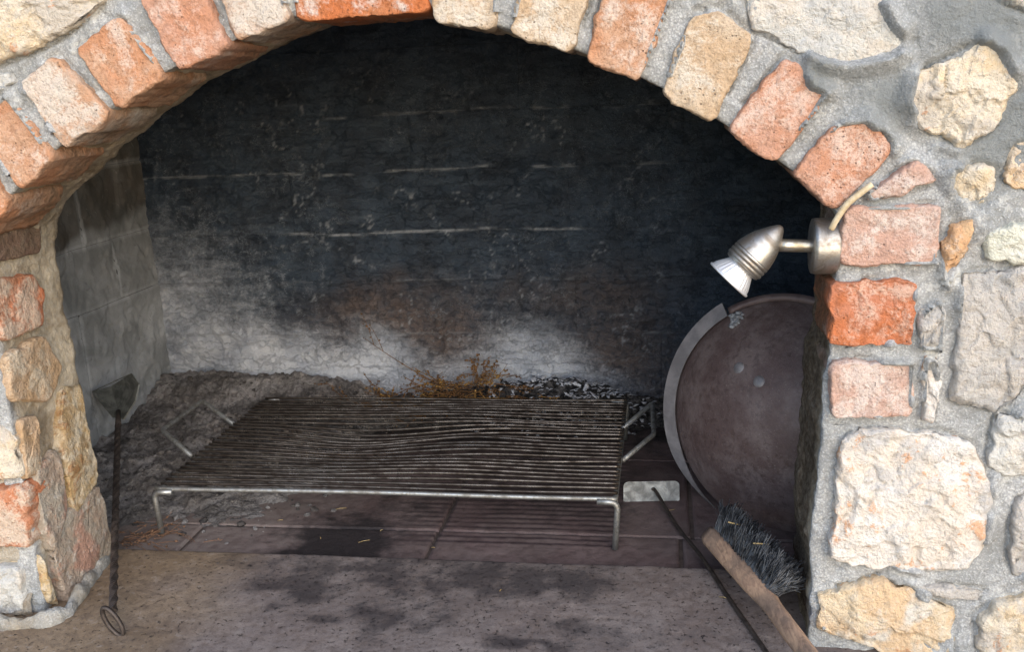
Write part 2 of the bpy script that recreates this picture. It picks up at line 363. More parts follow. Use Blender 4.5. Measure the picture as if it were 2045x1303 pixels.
ARCH = [([(-135, 325), (-70, 262), (14, 402), (-46, 478)], M_or), ([(-55, 240), (14, 190), (104, 312), (37, 382)], M_or), ([(36, 165), (105, 108), (222, 228), (125, 297)], M_pale),
        ([(147, 95), (236, 28), (328, 152), (232, 216)], M_or), ([(275, -10), (380, -58), (458, 92), (354, 142)], M_salmon), ([(410, -78), (525, -115), (580, 38), (472, 82)], M_pale),
        ([(578, -62), (850, -70), (856, 22), (592, 40)], M_orl), ([(862, -120), (1000, -120), (990, 58), (862, 40)], M_tan), ([(1048, -72), (1195, -62), (1140, 105), (1018, 66)], M_tan),
        ([(1212, -40), (1355, -35), (1277, 162), (1169, 120)], M_or), ([(1385, 22), (1440, 16), (1506, 72), (1425, 242), (1320, 187)], M_tan), ([(1568, 110), (1600, 128), (1625, 168), (1661, 184), (1548, 327), (1453, 256)], M_salmon),
        ([(1672, 246), (1730, 236), (1793, 292), (1668, 420), (1585, 346)], M_salmon)]
S_yel = stone_mat('yellow_limestone', (.64, .51, .35), (.63, .56, .46), (.51, .46, .40), (.50, .22, .09), .45, white=.5)
S_gold = stone_mat('golden_limestone', (.61, .44, .28), (.63, .51, .36), (.60, .55, .48), (.50, .23, .10), .4)
S_white = stone_mat('white_orange_limestone', (.66, .63, .60), (.64, .57, .50), (.48, .46, .445), (.58, .27, .11), .75, white=.6)
S_grey = stone_mat('grey_limestone', (.44, .415, .39), (.49, .455, .42), (.39, .38, .37), (.50, .43, .36), .35, crack=.5, white=.25)
S_pale = stone_mat('pale_limestone', (.56, .55, .52), (.49, .485, .47), (.58, .53, .47), (.48, .41, .35), .2)
S_oran = stone_mat('orange_limestone', (.60, .36, .20), (.62, .51, .39), (.57, .39, .23), (.52, .23, .09), .6)
S_green = stone_mat('pale_green_limestone', (.60, .60, .51), (.64, .63, .56), (.56, .53, .44), (.58, .51, .38), .2)
BR = [([(1682, 414), (1874, 410), (1870, 528), (1676, 531)], M_pink), ([(1662, 566), (1832, 561), (1826, 647), (1822, 690), (1659, 690)], M_red), ([(1662, 725), (1823, 721), (1821, 832), (1657, 835)], M_pink)]
ST = [('stone', [(1828, 320), (1874, 362), (1740, 404), (1727, 386)], M_pink, 0, .014), ('stone', [(1941, 439), (1944, 455), (1927, 502), (1890, 580), (1878, 552), (1881, 485), (1905, 452)], S_oran, 3, .017),
      ('stone', [(1966, 453), (2075, 448), (2075, 523), (1969, 521)], S_green, 0, .016), ('stone', [(1839, 626), (1874, 598), (1886, 630), (1878, 702), (1835, 694)], S_grey, 2, .018),
      ('stone', [(1849, 711), (1871, 718), (1878, 774), (1860, 846), (1841, 836), (1842, 746)], S_white, 2, .018),
      ('stone', [(1924, 550), (1990, 540), (2090, 536), (2090, 700), (2033, 797), (1984, 822), (1899, 800), (1908, 718), (1913, 612)], S_grey, 5, .016),
      ('stone', [(1990, 838), (2090, 815), (2090, 950), (2008, 956), (1972, 928)], S_pale, 3, .015),
      ('stone', [(1705, 859), (1800, 860), (1894, 870), (1948, 894), (1986, 983), (1968, 1091), (1923, 1137), (1857, 1143), (1653, 1122), (1672, 976), (1680, 894)], S_white, 7, .017),
      ('stone', [(1634, 1195), (1686, 1180), (1760, 1158), (1834, 1187), (1908, 1228), (1903, 1330), (1782, 1315), (1708, 1284), (1630, 1257)], S_gold, 5, .014),
      ('stone', [(1815, 1165), (1968, 1186), (1958, 1206), (1875, 1196)], S_grey, 2, .012), ('stone', [(1949, 1236), (1985, 1205), (2090, 1190), (2090, 1330), (1960, 1330)], S_yel, 4, .013),
      ('stone', [(2027, 1005), (2090, 985), (2090, 1150), (2025, 1157), (2016, 1100)], S_grey, 3, .012),
      ('stone', [(1916, 104), (1969, 76), (2005, 99), (2027, 145), (2020, 200), (1998, 242), (1913, 300), (1832, 242), (1811, 205), (1825, 152)], S_yel, 5, .017),
      ('stone', [(1895, 337), (1934, 328), (1991, 339), (1982, 402), (1931, 410), (1893, 383)], S_yel, 4, .010), ('stone', [(2033, 293), (2090, 275), (2090, 400), (2003, 358)], S_oran, 3, .013),
      ('stone', [(1480, -60), (1740, -60), (1790, 45), (1826, 84), (1790, 118), (1700, 138), (1640, 128), (1560, 82), (1505, 58)], S_pale, 6, .005),
      ('stone', [(1975, -60), (2090, -60), (2090, 32), (1998, 2)], S_pale, 0, .012), ('stone', [(-60, -80), (240, -80), (206, -3), (158, 40), (85, 91), (-60, 150)], S_yel, 6, .017),
      ('stone', [(-70, 165), (12, 148), (24, 166), (-70, 225)], S_pale, 2, .010), ('stone', [(-90, 1130), (38, 1134), (56, 1222), (-90, 1240)], S_pale, 2, .012),
      ('stone', [(-80, 985), (44, 973), (62, 1092), (-80, 1102)], M_jr0, 0, .012), ('stone', [(-150, 790), (16, 862), (36, 960), (-150, 966)], S_yel, 4, .012), ('stone', [(-190, 560), (-60, 540), (-45, 750), (-190, 765)], S_grey, 4, .012),
      ('stone', [(2115, 120), (2240, 110), (2250, 330), (2120, 320)], S_yel, 5, .014), ('stone', [(2110, 560), (2230, 540), (2260, 760), (2120, 790)], S_white, 5, .014), ('stone', [(2120, 900), (2280, 880), (2290, 1100), (2125, 1090)], S_gold, 5, .014)]
# --- front face of mortar
xs = np.arange(-1.40, .80, .0034); zs = np.arange(-.03, 1.16, .0034)
X, Z = np.meshgrid(xs, zs, indexing='ij'); nx, nz = X.shape
G = p3(X.ravel(), 0.0, 0.0); G[:, 2] = Z.ravel()
dampc = [(onY(1985, 50, 0), .07), (onY(1890, 25, 0), .06), (onY(2045, 230, 0), .05), (onY(1975, 290, 0), .05), (onY(1620, 150, 0), .03), (onY(1770, 200, 0), .05)]
damp = np.zeros(len(G))
for c, r in dampc: damp = np.maximum(damp, np.exp(-((G[:, 0] - c[0]) ** 2 + (G[:, 2] - c[2]) ** 2) / r ** 2 * 1.2))
damp = np.clip(damp + fbm(G, 18, 3, 61) * .35 * (damp > .05), 0, 1)
rel = mortar_relief(G) * (.45 + 1.3 * sm(fbm(G, 5, 3, 431), -.2, .25))
dist = np.full(len(G), .05); inn = np.zeros(len(G), bool)
for px in [a[0] for a in ARCH] + [a[0] for a in BR] + [a[1] for a in ST]:
    W = wallpoly(px); lo, hi = W.min(0) - .03, W.max(0) + .03
    ii = np.where((G[:, 0] > lo[0]) & (G[:, 0] < hi[0]) & (G[:, 2] > lo[1]) & (G[:, 2] < hi[1]))[0]; Q = G[ii][:, [0, 2]]; dd = np.full(len(ii), .05); cr_ = np.zeros(len(ii), bool)
    for A_, B2 in zip(W, np.roll(W, -1, 0)):
        t_ = np.clip(((Q - A_) @ (B2 - A_)) / ((B2 - A_) @ (B2 - A_)), 0, 1); dd = np.minimum(dd, np.linalg.norm(Q - A_ - t_[:, None] * (B2 - A_), axis=1))
        if A_[1] != B2[1]: cr_ ^= ((A_[1] > Q[:, 1]) != (B2[1] > Q[:, 1])) & (Q[:, 0] < (B2[0] - A_[0]) * (Q[:, 1] - A_[1]) / (B2[1] - A_[1]) + A_[0])
    dist[ii] = np.minimum(dist[ii], dd); inn[ii] |= cr_
gv = fbm(G, 16, 3, 201); inarch = sm(.34 - np.hypot(G[:, 0] + .33, (G[:, 2] - .35) * 1.25) + .36, 0, .03)
groove = .0065 * sm(gv, .0, .14) * sm(dist, .0065, .001) - .012 * sm(-gv, .02, .24) * sm(dist, .018, .0) * (1 - .85 * inarch)
groove = np.where(inn, -.017 * sm(-gv, .10, .26) * sm(dist, .010, .0), groove)
G[:, 1] = rel * (1 - .55 * damp) * np.where(inarch > .5, .7, 1.25) - .004 * sm(G[:, 0], .2, .3) - .006 * damp + groove
ins = inside(X.ravel(), Z.ravel(), .012)
FF = gridF(nx, nz); FF = FF[~ins[FF].any(1)]
used = np.zeros(len(G), bool); used[FF] = True; idx = np.cumsum(used) - 1
# --- lip and reveal swept round the opening
prof = [(.028, .0012)] + [(.024 - .004 * k, -.0006 if k < 5 else 0) for k in range(6)] + [(.0012, .0015), (0, .004)] + [(0, y) for y in np.arange(.0075, REV - .006, .0036)] + [(.001, REV - .003), (.004, REV), (.02, REV + .002), (.30, REV + .004)]
prof = np.array(prof); na, npf = len(o2), len(prof)
SP = np.zeros((na, npf, 3)); SP[:, :, 0] = o2[:, None, 0] + nor[:, None, 0] * prof[None, :, 0]; SP[:, :, 2] = o2[:, None, 1] + nor[:, None, 1] * prof[None, :, 0]; SP[:, :, 1] = prof[None, :, 1]
q = SP.reshape(-1, 3).copy(); rr = mortar_relief(q); big = fbm(q, 9, 2, 77) * .006
w = np.tile(sm(prof[:, 1], .001, .02), na); nn = np.repeat(nor, npf, 0)
leftside = sm(-q[:, 0], .55, .8)
edge_jag = fbm(q, 40, 3, 15) * .005 - np.tile(sm(prof[:, 1], .10, .15), na) * leftside * sm(q[:, 2], .5, .6) * (.004 + .008 * np.abs(fbm(q, 60, 3, 19)))
q[:, 0] += nn[:, 0] * (rr + big * (.35 + .65 * sm(q[:, 2], .5, .6)) + edge_jag * .6 + .002) * w; q[:, 2] += nn[:, 1] * (rr + big + edge_jag * .6) * w
q[:, 1] += rr * (1 - w) - .004 * sm(q[:, 0], .2, .3) * (1 - w) + fbm(SP.reshape(-1, 3), 24, 3, 44) * .006 * np.tile(sm(prof[:, 1], REV - .05, REV), na)
warm = np.tile(sm(prof[:, 1], .003, .03), na)
right = sm(q[:, 0], .0, .15)
arch = sm(q[:, 2], .5, .6)
soot = np.tile(sm(prof[:, 1], .015, .05), na) * right * .97 + np.tile(sm(prof[:, 1], .05, .17), na) * arch * (1 - right) * .5 + np.tile(sm(prof[:, 1], REV - .004, REV), na)
soot = np.clip(soot + .35 * sm(q[:, 2], .78, .82) * w, 0, 1)
V = np.concatenate([G[used], q]); FF = np.concatenate([idx[FF], gridF(na, npf, base=int(used.sum()))])
nG = int(used.sum())
front = obj('front_wall', V, FF, MORTAR, fire, attrs={'soot': np.r_[np.zeros(nG), soot], 'damp': np.r_[damp[used], np.zeros(len(q))], 'warm': np.r_[(sm(-G[:, 0], .80, .90) * sm(G[:, 2], .66, .5) * .75)[used], warm]}, origin=(-.35, 0, .5))
front['label'] = 'rough grey mortar face of the fireplace wall with an arched opening'

# --- masonry pieces
def chaikin(P, k, it):
    for _ in range(it):
        A = np.roll(P, -1, 0); P = np.stack([P * (1 - k) + A * k, P * k + A * (1 - k)], 1).reshape(-1, 2)
    return P
def piece(name, poly, frame, mat, parent, proud=.012, depth=.06, bulge=.002, rim=.005, rough=.0012, jag=.0015, facets=0, facet_amp=.006, corner=.10, its=2, seed=0, N=88, sootf=None, label=None):
    rs = np.random.RandomState(seed + 11)
    P = np.asarray(poly, float); P = chaikin(P, corner, its); A = np.roll(P, -1, 0); L = np.r_[0, np.cumsum(np.linalg.norm(A - P, axis=1))]; Pc = np.r_[P, P[:1]]
    t = np.linspace(0, L[-1], N, endpoint=False); B = np.stack([np.interp(t, L, Pc[:, 0]), np.interp(t, L, Pc[:, 1])], -1); c = B.mean(0)
    rad = np.linalg.norm(B - c, axis=1); rmin = np.percentile(rad, 20)
    d3 = p3(B[:, 0], B[:, 1], seed * 3.7); j = fbm(d3, 45, 3, seed) * jag * 1.6 + fbm(d3, 150, 2, seed + 3) * jag * .6
    B = B + (B - c) / rad[:, None] * j[:, None]
    e = min(.4, rim / rmin)
    ss = list(1 - e * np.array([0, .12, .3, .55, .85, 1.2])) ; s0 = ss[-1]; K = max(5, int(rmin / .0026)); ss += list(np.linspace(s0, 0, K + 1)[1:-1])
    rows = []; rims = []
    if facets: nrm = rs.normal(size=(facets, 2)); nrm /= np.linalg.norm(nrm, axis=1)[:, None]; off = rs.uniform(.0, .9, facets); sl = rs.uniform(.15, .5, facets)
    for s_ in ss:
        uv = c + (B - c) * s_
        d = (1 - s_) / e                                # 0 at the edge, 1 where the rounding ends
        h = -rim * (1 - math.sqrt(max(0, 1 - (1 - min(d, 1)) ** 2))) + bulge * (1 - s_ ** 3)
        uq = p3(uv[:, 0], uv[:, 1], seed * 5.1)
        hh = h + fbm(uq, 22, 3, seed + 1) * rough * 1.8 + fbm(uq, 80, 3, seed + 2) * rough
        tr = fbm(uq, 15, 4, seed + 21); t2 = fbm(uq, 24, 4, seed + 23); ta = facet_amp * .55 if facets else rough * .9
        hh = hh + (sm(tr, -.02, .03) + .7 * sm(t2, .08, .13) - 1.0 - .8 * sm(np.abs(fbm(uq, 11, 4, seed + 25)), .03, .0)) * ta * min(1, d)
        if facets:
            loc = (uv - c) / rmin; f = np.full(N, 1.0)
            for kk in range(facets): f = np.minimum(f, (off[kk] - loc @ nrm[kk]) * sl[kk] + .25)
            hh = hh + np.clip(f, -1, .5) * facet_amp * 2 - facet_amp * .5 + fbm(uq, 34, 4, seed + 9) * facet_amp * .35
            hh = np.maximum(hh, -proud * .7)
        rows.append(np.c_[uv, hh + proud]); rims.append(np.full(N, s_ ** 4))
    side = []
    SD = list(np.linspace(depth, .01, 12)) + [rim * .6]
    for k, dd in enumerate(SD):
        uv = B + (B - c) / rad[:, None] * ((fbm(p3(B[:, 0], B[:, 1], dd + seed), 55, 4, seed, .6) * .0030)[:, None] + .0006)
        side.append(np.c_[uv, np.full(N, proud - rim - dd if k < len(SD) - 1 else proud - rim * 1.5)]); 
    allr = side + rows; T = np.concatenate(allr + [np.array([[c[0], c[1], (rows[-1][:, 2]).mean()]])])
    V = frame(T); nr = len(allr); Fc = []
    for i in range(nr - 1):
        for a in range(N):
            b = (a + 1) % N; Fc.append([i * N + a, i * N + b, (i + 1) * N + b, (i + 1) * N + a])
    last = (nr - 1) * N
    for a in range(N): Fc.append([last + a, last + (a + 1) % N, nr * N])
    rimv = np.r_[np.ones(len(SD) * N), np.concatenate(rims), [0]]
    so = sootf(V) if sootf else np.zeros(len(V))
    o = obj(name, V, Fc, mat, parent, attrs={'rim': rimv, 'soot': so})
    if label: o['label'] = label
    return o
for k, (px, m) in enumerate(ARCH):
    P = wallpoly(px); c0 = np.array([-.34, .15])
    P = P + (c0 - P) / np.linalg.norm(c0 - P, axis=1)[:, None] * .0015
    piece('brick', P, frontframe, m, front, proud=.010, depth=.12, bulge=.0004, rim=.0030, rough=.0012, jag=.0030, corner=.07, seed=k, sootf=sootarch)
for k, (px, m) in enumerate(BR):
    piece('brick', wallpoly(px), frontframe, m, front, proud=.015, depth=.11, bulge=.0004, rim=.0030, rough=.0014 if m is not M_red else .0032, jag=.0028, corner=.06, seed=40 + k, sootf=lambda V: sm(V[:, 1], .006, .03) * .9)
for k, (n, px, m, fc, pr) in enumerate(ST):
    piece(n if m not in (M_pink, M_red, M_jr0) else 'brick', wallpoly(px), frontframe, m, front, proud=pr, depth=.05, bulge=.002, rim=min(.005, pr * .5), rough=.0016, jag=.0042, facets=fc, facet_amp=.0075 if pr > .008 else .0028, corner=.09, seed=60 + k, N=170 if fc > 4 else 100)
# --- pieces on the left jamb
revframe = lambda T: np.stack([-.913 + T[:, 2], T[:, 0], T[:, 1]], -1)
def revpoly(px):
    P = np.array([onX(x, y, -.908)[[1, 2]] for x, y in px]); return P if area2(P) > 0 else P[::-1]
M_jpur = brick_mat('purple_brown_brick', (.17, .10, .075), (.21, .14, .10), .2, (.3, .24, .18))
M_jtan = brick_mat('stained_tan_brick', (.40, .27, .16), (.44, .32, .22), .6, (.50, .44, .35))
M_jred = brick_mat('worn_red_brick', (.44, .15, .07), (.40, .19, .11), .75, (.54, .47, .38))
S_jyel = stone_mat('ochre_limestone', (.48, .33, .16), (.56, .48, .36), (.40, .28, .15), (.28, .13, .045), .8)
S_jgry = stone_mat('grey_pink_limestone', (.36, .28, .22), (.34, .30, .25), (.42, .25, .19), (.40, .2, .12), .5)
JB = [([(-30, 468), (72, 448), (76, 500), (-25, 528)], M_jpur, 0), ([(-25, 568), (61, 553), (81, 583), (80, 645), (-25, 690)], M_jred, 0), ([(-10, 728), (82, 676), (118, 737), (92, 795), (-10, 815)], M_jtan, 0),
      ([(126, 790), (158, 782), (188, 955), (145, 1013), (120, 900)], S_jyel, 4), ([(192, 978), (219, 1004), (219, 1092), (134, 1210), (112, 1105), (140, 1022)], S_jgry, 4),
      ([(40, 848), (72, 834), (78, 935), (48, 955)], M_jtan, 0), ([(70, 950), (110, 905), (128, 1010), (100, 1090), (84, 1060)], S_jgry, 3), ([(56, 1134), (80, 1128), (112, 1208), (70, 1222)], S_jyel, 0)]
for k, (px, m, fc) in enumerate(JB):
    P = revpoly(px); P = P.mean(0) + (P - P.mean(0)) * 1.13; P[:, 0] = np.clip(P[:, 0], .004, .172)
    piece('brick' if not fc and m is not S_jyel else 'stone', P, revframe, m, front, proud=.009 if not fc else .012, depth=.05, bulge=.001, rim=.0035, rough=.0016, jag=.0030, facets=fc, facet_amp=.0035, corner=.08, seed=120 + k, sootf=lambda V: .12 * sm(V[:, 1], .02, .15) + .5 * sm(V[:, 2], .45, .56))

fp = smoothpath([tuple(onZ(*p, 0.0)) for p in ((-160, 1262), (-20, 1258), (70, 1254), (140, 1236), (188, 1168), (216, 1120), (226, 1104))], 26)
V_, F_ = tubeVF(fp, .011, 20); F_ = F_[:-2]
d_ = fbm(V_, 22, 4, 301) * .008 + fbm(V_, 90, 3, 303) * .003; cc = np.repeat(fp, 20, 0); V_ = cc + (V_ - cc) * (1 + d_ / .011)[:, None]; V_[:, 2] = V_[:, 2] * 1.6 + .001; V_[:, 0] -= .010; V_[:, 1] += .004
obj('mortar_fillet', V_, F_, MORTAR, fire, attrs={'soot': .0 * V_[:, 0], 'damp': .35 + 0 * V_[:, 0], 'warm': np.clip(.6 + fbm(V_, 14, 3, 5), .2, 1)})
# --- firebox back wall: courses of blocks
def backmask(P):
    x, z = P[:, 0], P[:, 2]; w1 = fbm(P, 6, 4, 21); w2 = fbm(P, 18, 4, 23); w3 = fbm(P, 50, 3, 29)
    zz = z + w1 * .05 + w2 * .025 + w3 * .01
    top = np.interp(x, [-1.21, -1.1, -.95, -.85, -.75, -.65, -.5, -.4, -.33, -.25, -.16, -.1, 0, .2], [.33, .30, .22, .20, .175, .19, .15, .19, .22, .19, .15, .12, .07, .03])
    amp = np.interp(x, [-1.21, -1.05, -.85, -.65, -.52, -.42, -.33, -.22, -.12, -.02, .1], [.62, .75, .95, .95, .55, .6, .88, .85, .55, .3, .05])
    a = amp * sm(zz, top + .07, top - .12)
    haze = .58 * sm(x + w1 * .1, -.80, -1.12) * sm(zz, .56, .22)
    a = np.maximum(a, haze)
    dots = sm(w3, .25, .5) * sm(w2, -.1, .25) * (.22 * sm(zz, .5, .3) * sm(x, .1, -.1))
    a = np.clip(a + dots * .6, 0, 1)
    rust = np.clip(np.exp(-((x + .63) / .2) ** 2 - ((zz - .215) / .06) ** 2) * 1.0 + np.exp(-((x + .47) / .1) ** 2 - ((zz - .12) / .09) ** 2) + .9 * np.exp(-((x + .10) / .14) ** 2 - ((zz - .12) / .12) ** 2) + .4 * np.exp(-((x + .2) / .2) ** 2 - ((zz - .27) / .05) ** 2), 0, 1)
    zl_ = .07 + .75 * sm(w1, -.12, .2) * sm(z, .95, .7)
    crust = np.clip(zl_ + .55 * np.exp(-((x + .12) / .2) ** 2 - ((z - .36) / .1) ** 2) + .5 * np.exp(-((x + .9) / .17) ** 2 - ((z - .38) / .13) ** 2) + .35 * np.exp(-((x + .45) / .2) ** 2 - ((z - .3) / .08) ** 2), 0, 1) * sm(x, .3, .05) * .72
    return a, rust, crust
backing = MB()
def boxVF(a, b):
    (x0, y0, z0), (x1, y1, z1) = a, b
    V = [(x0, y0, z0), (x1, y0, z0), (x1, y1, z0), (x0, y1, z0), (x0, y0, z1), (x1, y0, z1), (x1, y1, z1), (x0, y1, z1)]
    return np.array(V, float), [[0, 3, 2, 1], [4, 5, 6, 7], [0, 1, 5, 4], [1, 2, 6, 5], [2, 3, 7, 6], [3, 0, 4, 7]]
DARK = plain('sooty_core', (.02, .02, .022), (.03, .03, .032), .9)
bw = obj('back_wall', *boxVF((LX - .1, BACK + .006, -.06), (RX + .1, BACK + .12, TOP + .05)), DARK, fire, smooth=False)
JZ = [-.05, .176, .3045, .4175, .556, .681, .82, TOP + .02]
JX = [[-.62, .0], [-.77, -.19], [-.318, .2], [-.84, -.1], [-.55, .05], [-.8, -.3], [-.5, .1]]
def block(name, umin, umax, vmin, vmax, tofn, maskfn, mat, parent, seed, res=.0045, gap=.0003, attrs=None):
    u = np.linspace(umin + gap, umax - gap, max(3, int((umax - umin) / res))); v = np.linspace(vmin + gap, vmax - gap, max(3, int((vmax - vmin) / res)))
    U, Vv = np.meshgrid(u, v, indexing='ij'); P0 = tofn(U.ravel(), Vv.ravel(), np.zeros(U.size))
    wob = fbm(P0, 30, 3, 90) * .004
    ed = np.minimum.reduce([U.ravel() - umin, umax - U.ravel(), Vv.ravel() - vmin, vmax - Vv.ravel()]) + np.abs(wob) * .5
    fl = fbm(P0, 9, 5, 31); flake = sm(fl, .02, .035) * .0034 + sm(fl, -.25, -.235) * .003 + sm(fl, .25, .262) * .0026
    h = flake + fbm(P0, 25, 4, 33) * .003 + fbm(P0, 110, 3, 35) * .0012 - .0015 * np.clip(1 - ed / .003, 0, 1) + random.Random(seed).uniform(-.001, .001)
    if attrs is None:
        gx_ = fbm(p3(P0[:, 0], 0.0, 0.0), 9, 5, 411) * .0045
        for zj in JZ[1:-1]: h = h + .0035 * sm(np.abs(P0[:, 2] - zj - gx_ * (1 + zj)), .006, .001) * sm(fbm(P0, 12, 3, 419), -.25, .05) + .0016 * ((P0[:, 2] > zj) * 1.0)
    P = tofn(U.ravel(), Vv.ravel(), h)
    # skirt so that the block has thickness
    A = maskfn(P0, ed, fl)
    return obj(name, P, gridF(len(u), len(v)), mat, parent, attrs=A, origin=(-.35, BACK, .4) if attrs is None else attrs)
def bmask(P0, ed, fl):
    a, r, c = backmask(P0); x, z = P0[:, 0], P0[:, 2]
    l = sm(ed + fbm(P0, 45, 3, 47) * .0022, .0034, .0008)
    gate = np.zeros(len(x))
    for zj, x0, x1, s_ in ((.4175, -.86, -.16, 1.0), (.556, -1.2, -.35, .45), (.681, -.45, -.1, .3), (.3045, -.9, -.1, .25), (.176, -.9, .05, .3)):
        gate = np.maximum(gate, s_ * (np.abs(z - zj) < .006) * sm(x, x0 - .02, x0 + .02) * sm(x, x1 + .03, x1 - .03))
    gate = np.maximum(gate, .35 * (np.abs(x + .318) < .005) * (z < .43))
    fle = np.maximum(sm(np.abs(fl - .028), .012, .002), sm(np.abs(fl + .242), .010, .002)) * sm(fbm(P0, 14, 3, 41), -.05, .25) * .55 * sm(z, .9, .6) * sm(x, .15, -.15)
    l = l * .0; gx = fbm(p3(x, 0.0, 0.0), 9, 5, 411) * .0045
    for zj, x0, x1, s_, th in ((.4175, -.86, -.16, 1.0, .0026), (.556, -1.2, .0, .7, .0020), (.681, -.75, -.0, .5, .002), (.3045, -.9, -.1, .3, .0016), (.176, -.9, .05, .3, .0016)):
        tt = th * (1.1 + .6 * fbm(p3(x, zj, 0.0), 25, 3, 413)); l = np.maximum(l, s_ * sm(np.abs(z - zj - gx * (1 + zj)), tt, tt * .3) * sm(x, x0 - .03, x0 + .04) * sm(x, x1 + .05, x1 - .05))
    gate = np.maximum(l, .0 * x); l = 1.0
    a = np.clip(a + .10 * sm(z, .560, .552) * sm(x, .05, -.35) * (1 + fbm(P0, 7, 3, 415)), 0, 1)
    return {'ash': a, 'rust': r, 'crust': c, 'line': np.clip(np.maximum(l * gate, fle), 0, 1)}
toback = lambda u, v, h: np.stack([u, BACK - h, v], -1)
sd_ = 0
for r in range(len(JZ) - 1):
    e = [LX - .02] + JX[r] + [RX + .02]
    for a, b in zip(e[:-1], e[1:]):
        sd_ += 1; block('block', a, b, JZ[r], JZ[r + 1], toback, bmask, SOOT, bw, sd_)
# --- left side wall of the firebox
toleft = lambda u, v, h: np.stack([LX + h, u, v], -1)
sw = obj('side_wall', *boxVF((LX - .12, REV + .01, -.06), (LX - .007, BACK + .005, TOP + .05)), DARK, fire, smooth=False)
def lmask(P0, ed, fl):
    y, z = P0[:, 1], P0[:, 2]; w = fbm(P0, 9, 4, 51) * .05
    zz = z - .12 * (y - .55)
    a = .16 + .55 * sm(zz + w * .5, .455, .43) + .33 * sm(zz + w, .35, .05)
    a = np.clip(a + .40 * sm(ed, .009, .003) + fbm(P0, 30, 3, 53) * .12, 0, 1)
    return {'ash': a}
def zl(px, py): return onX(px, py, LX)[[1, 2]]
lz = [-.05, .305, .4395, .60, .75, TOP + .02]
ly = [[.62], [.78], [.68], [.55], [.74]]
for r in range(len(lz) - 1):
    e = [REV + .012] + ly[r] + [BACK + .01]
    for a, b in zip(e[:-1], e[1:]):
        sd_ += 1; block('block', a, b, lz[r], lz[r + 1], toleft, lmask, SIDE, sw, sd_, attrs=(LX, .5, .4))
# right wall and smoke hood closing the firebox
obj('side_wall', *boxVF((RX, REV + .01, -.06), (RX + .1, BACK + .005, TOP + .05)), DARK, fire, smooth=False)
obj('hood', *boxVF((LX - .1, REV + .01, TOP), (RX + .1, BACK + .1, TOP + .06)), DARK, fire, smooth=False)

# --- hearth tiles
TILE = tile_mat()
hearth = obj('hearth', *boxVF((LX - .05, .20, -.08), (RX + .05, BACK + .05, HZ - .004)), plain('joint_mortar', (.10, .075, .065), (.06, .045, .04), .95), fire, smooth=False)
def tile(x0, x1, y0, y1, seed):
    g = .0022; u = np.r_[x0 + g, np.linspace(x0 + g + .002, x1 - g - .002, max(4, int((x1 - x0) / .006))), x1 - g]; v = np.r_[y0 + g, np.linspace(y0 + g + .002, y1 - g - .002, max(4, int((y1 - y0) / .003))), y1 - g]
    U, Vv = np.meshgrid(u, v, indexing='ij'); x, y = U.ravel(), Vv.ravel(); P = p3(x, y, 0)
    ed = np.minimum.reduce([x - x0, x1 - x, y - y0, y1 - y]) - g
    z = HZ + fbm(P, 12, 3, 71) * .0012 + fbm(P, 70, 3, 72) * .0008 - .004 * (ed < .0006) + random.Random(seed).uniform(-.0008, .0008); z = z - .006 * (ed < .0001)
    w = fbm(P, 14, 4, 73)
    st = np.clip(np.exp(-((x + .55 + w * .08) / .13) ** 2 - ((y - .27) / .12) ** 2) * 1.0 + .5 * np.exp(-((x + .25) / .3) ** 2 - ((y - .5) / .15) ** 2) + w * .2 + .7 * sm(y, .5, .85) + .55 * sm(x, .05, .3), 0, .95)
    dr = (.5 + .5 * np.cos((y - .29 + .003 * fbm(p3(x, 0 * y, 0), 8, 3, 75)) * 2 * math.pi / .0183)) ** 2 * sm(x + w * .1, -.50, -.34) * sm(x, -.06, -.08) * sm(y, .27, .285) * np.clip(.95 + w, 0, 1)  # dark tile stripes at bar spacing under the right half of the grate
    P[:, 2] = z
    return obj('tile', P, gridF(len(u), len(v)), TILE, hearth, attrs={'stain': st, 'stripe': dr, 'dust': np.clip(sm(x + w * .2, -.5, -.85) * .9 + .25 * sm(w, 0, .3), 0, 1)}, origin=(-.35, .5, HZ))
rows = [(.203, .328, [-1.2, -.82, -.385, .03, .43]), (.328, .66, [-1.2, -.80, -.383, .05, .43]), (.66, .95, [-1.2, -.6, -.2, .2, .43])]
k = 0
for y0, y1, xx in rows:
    for a, b in zip(xx[:-1], xx[1:]): tile(a, b, y0, y1, k); k += 1

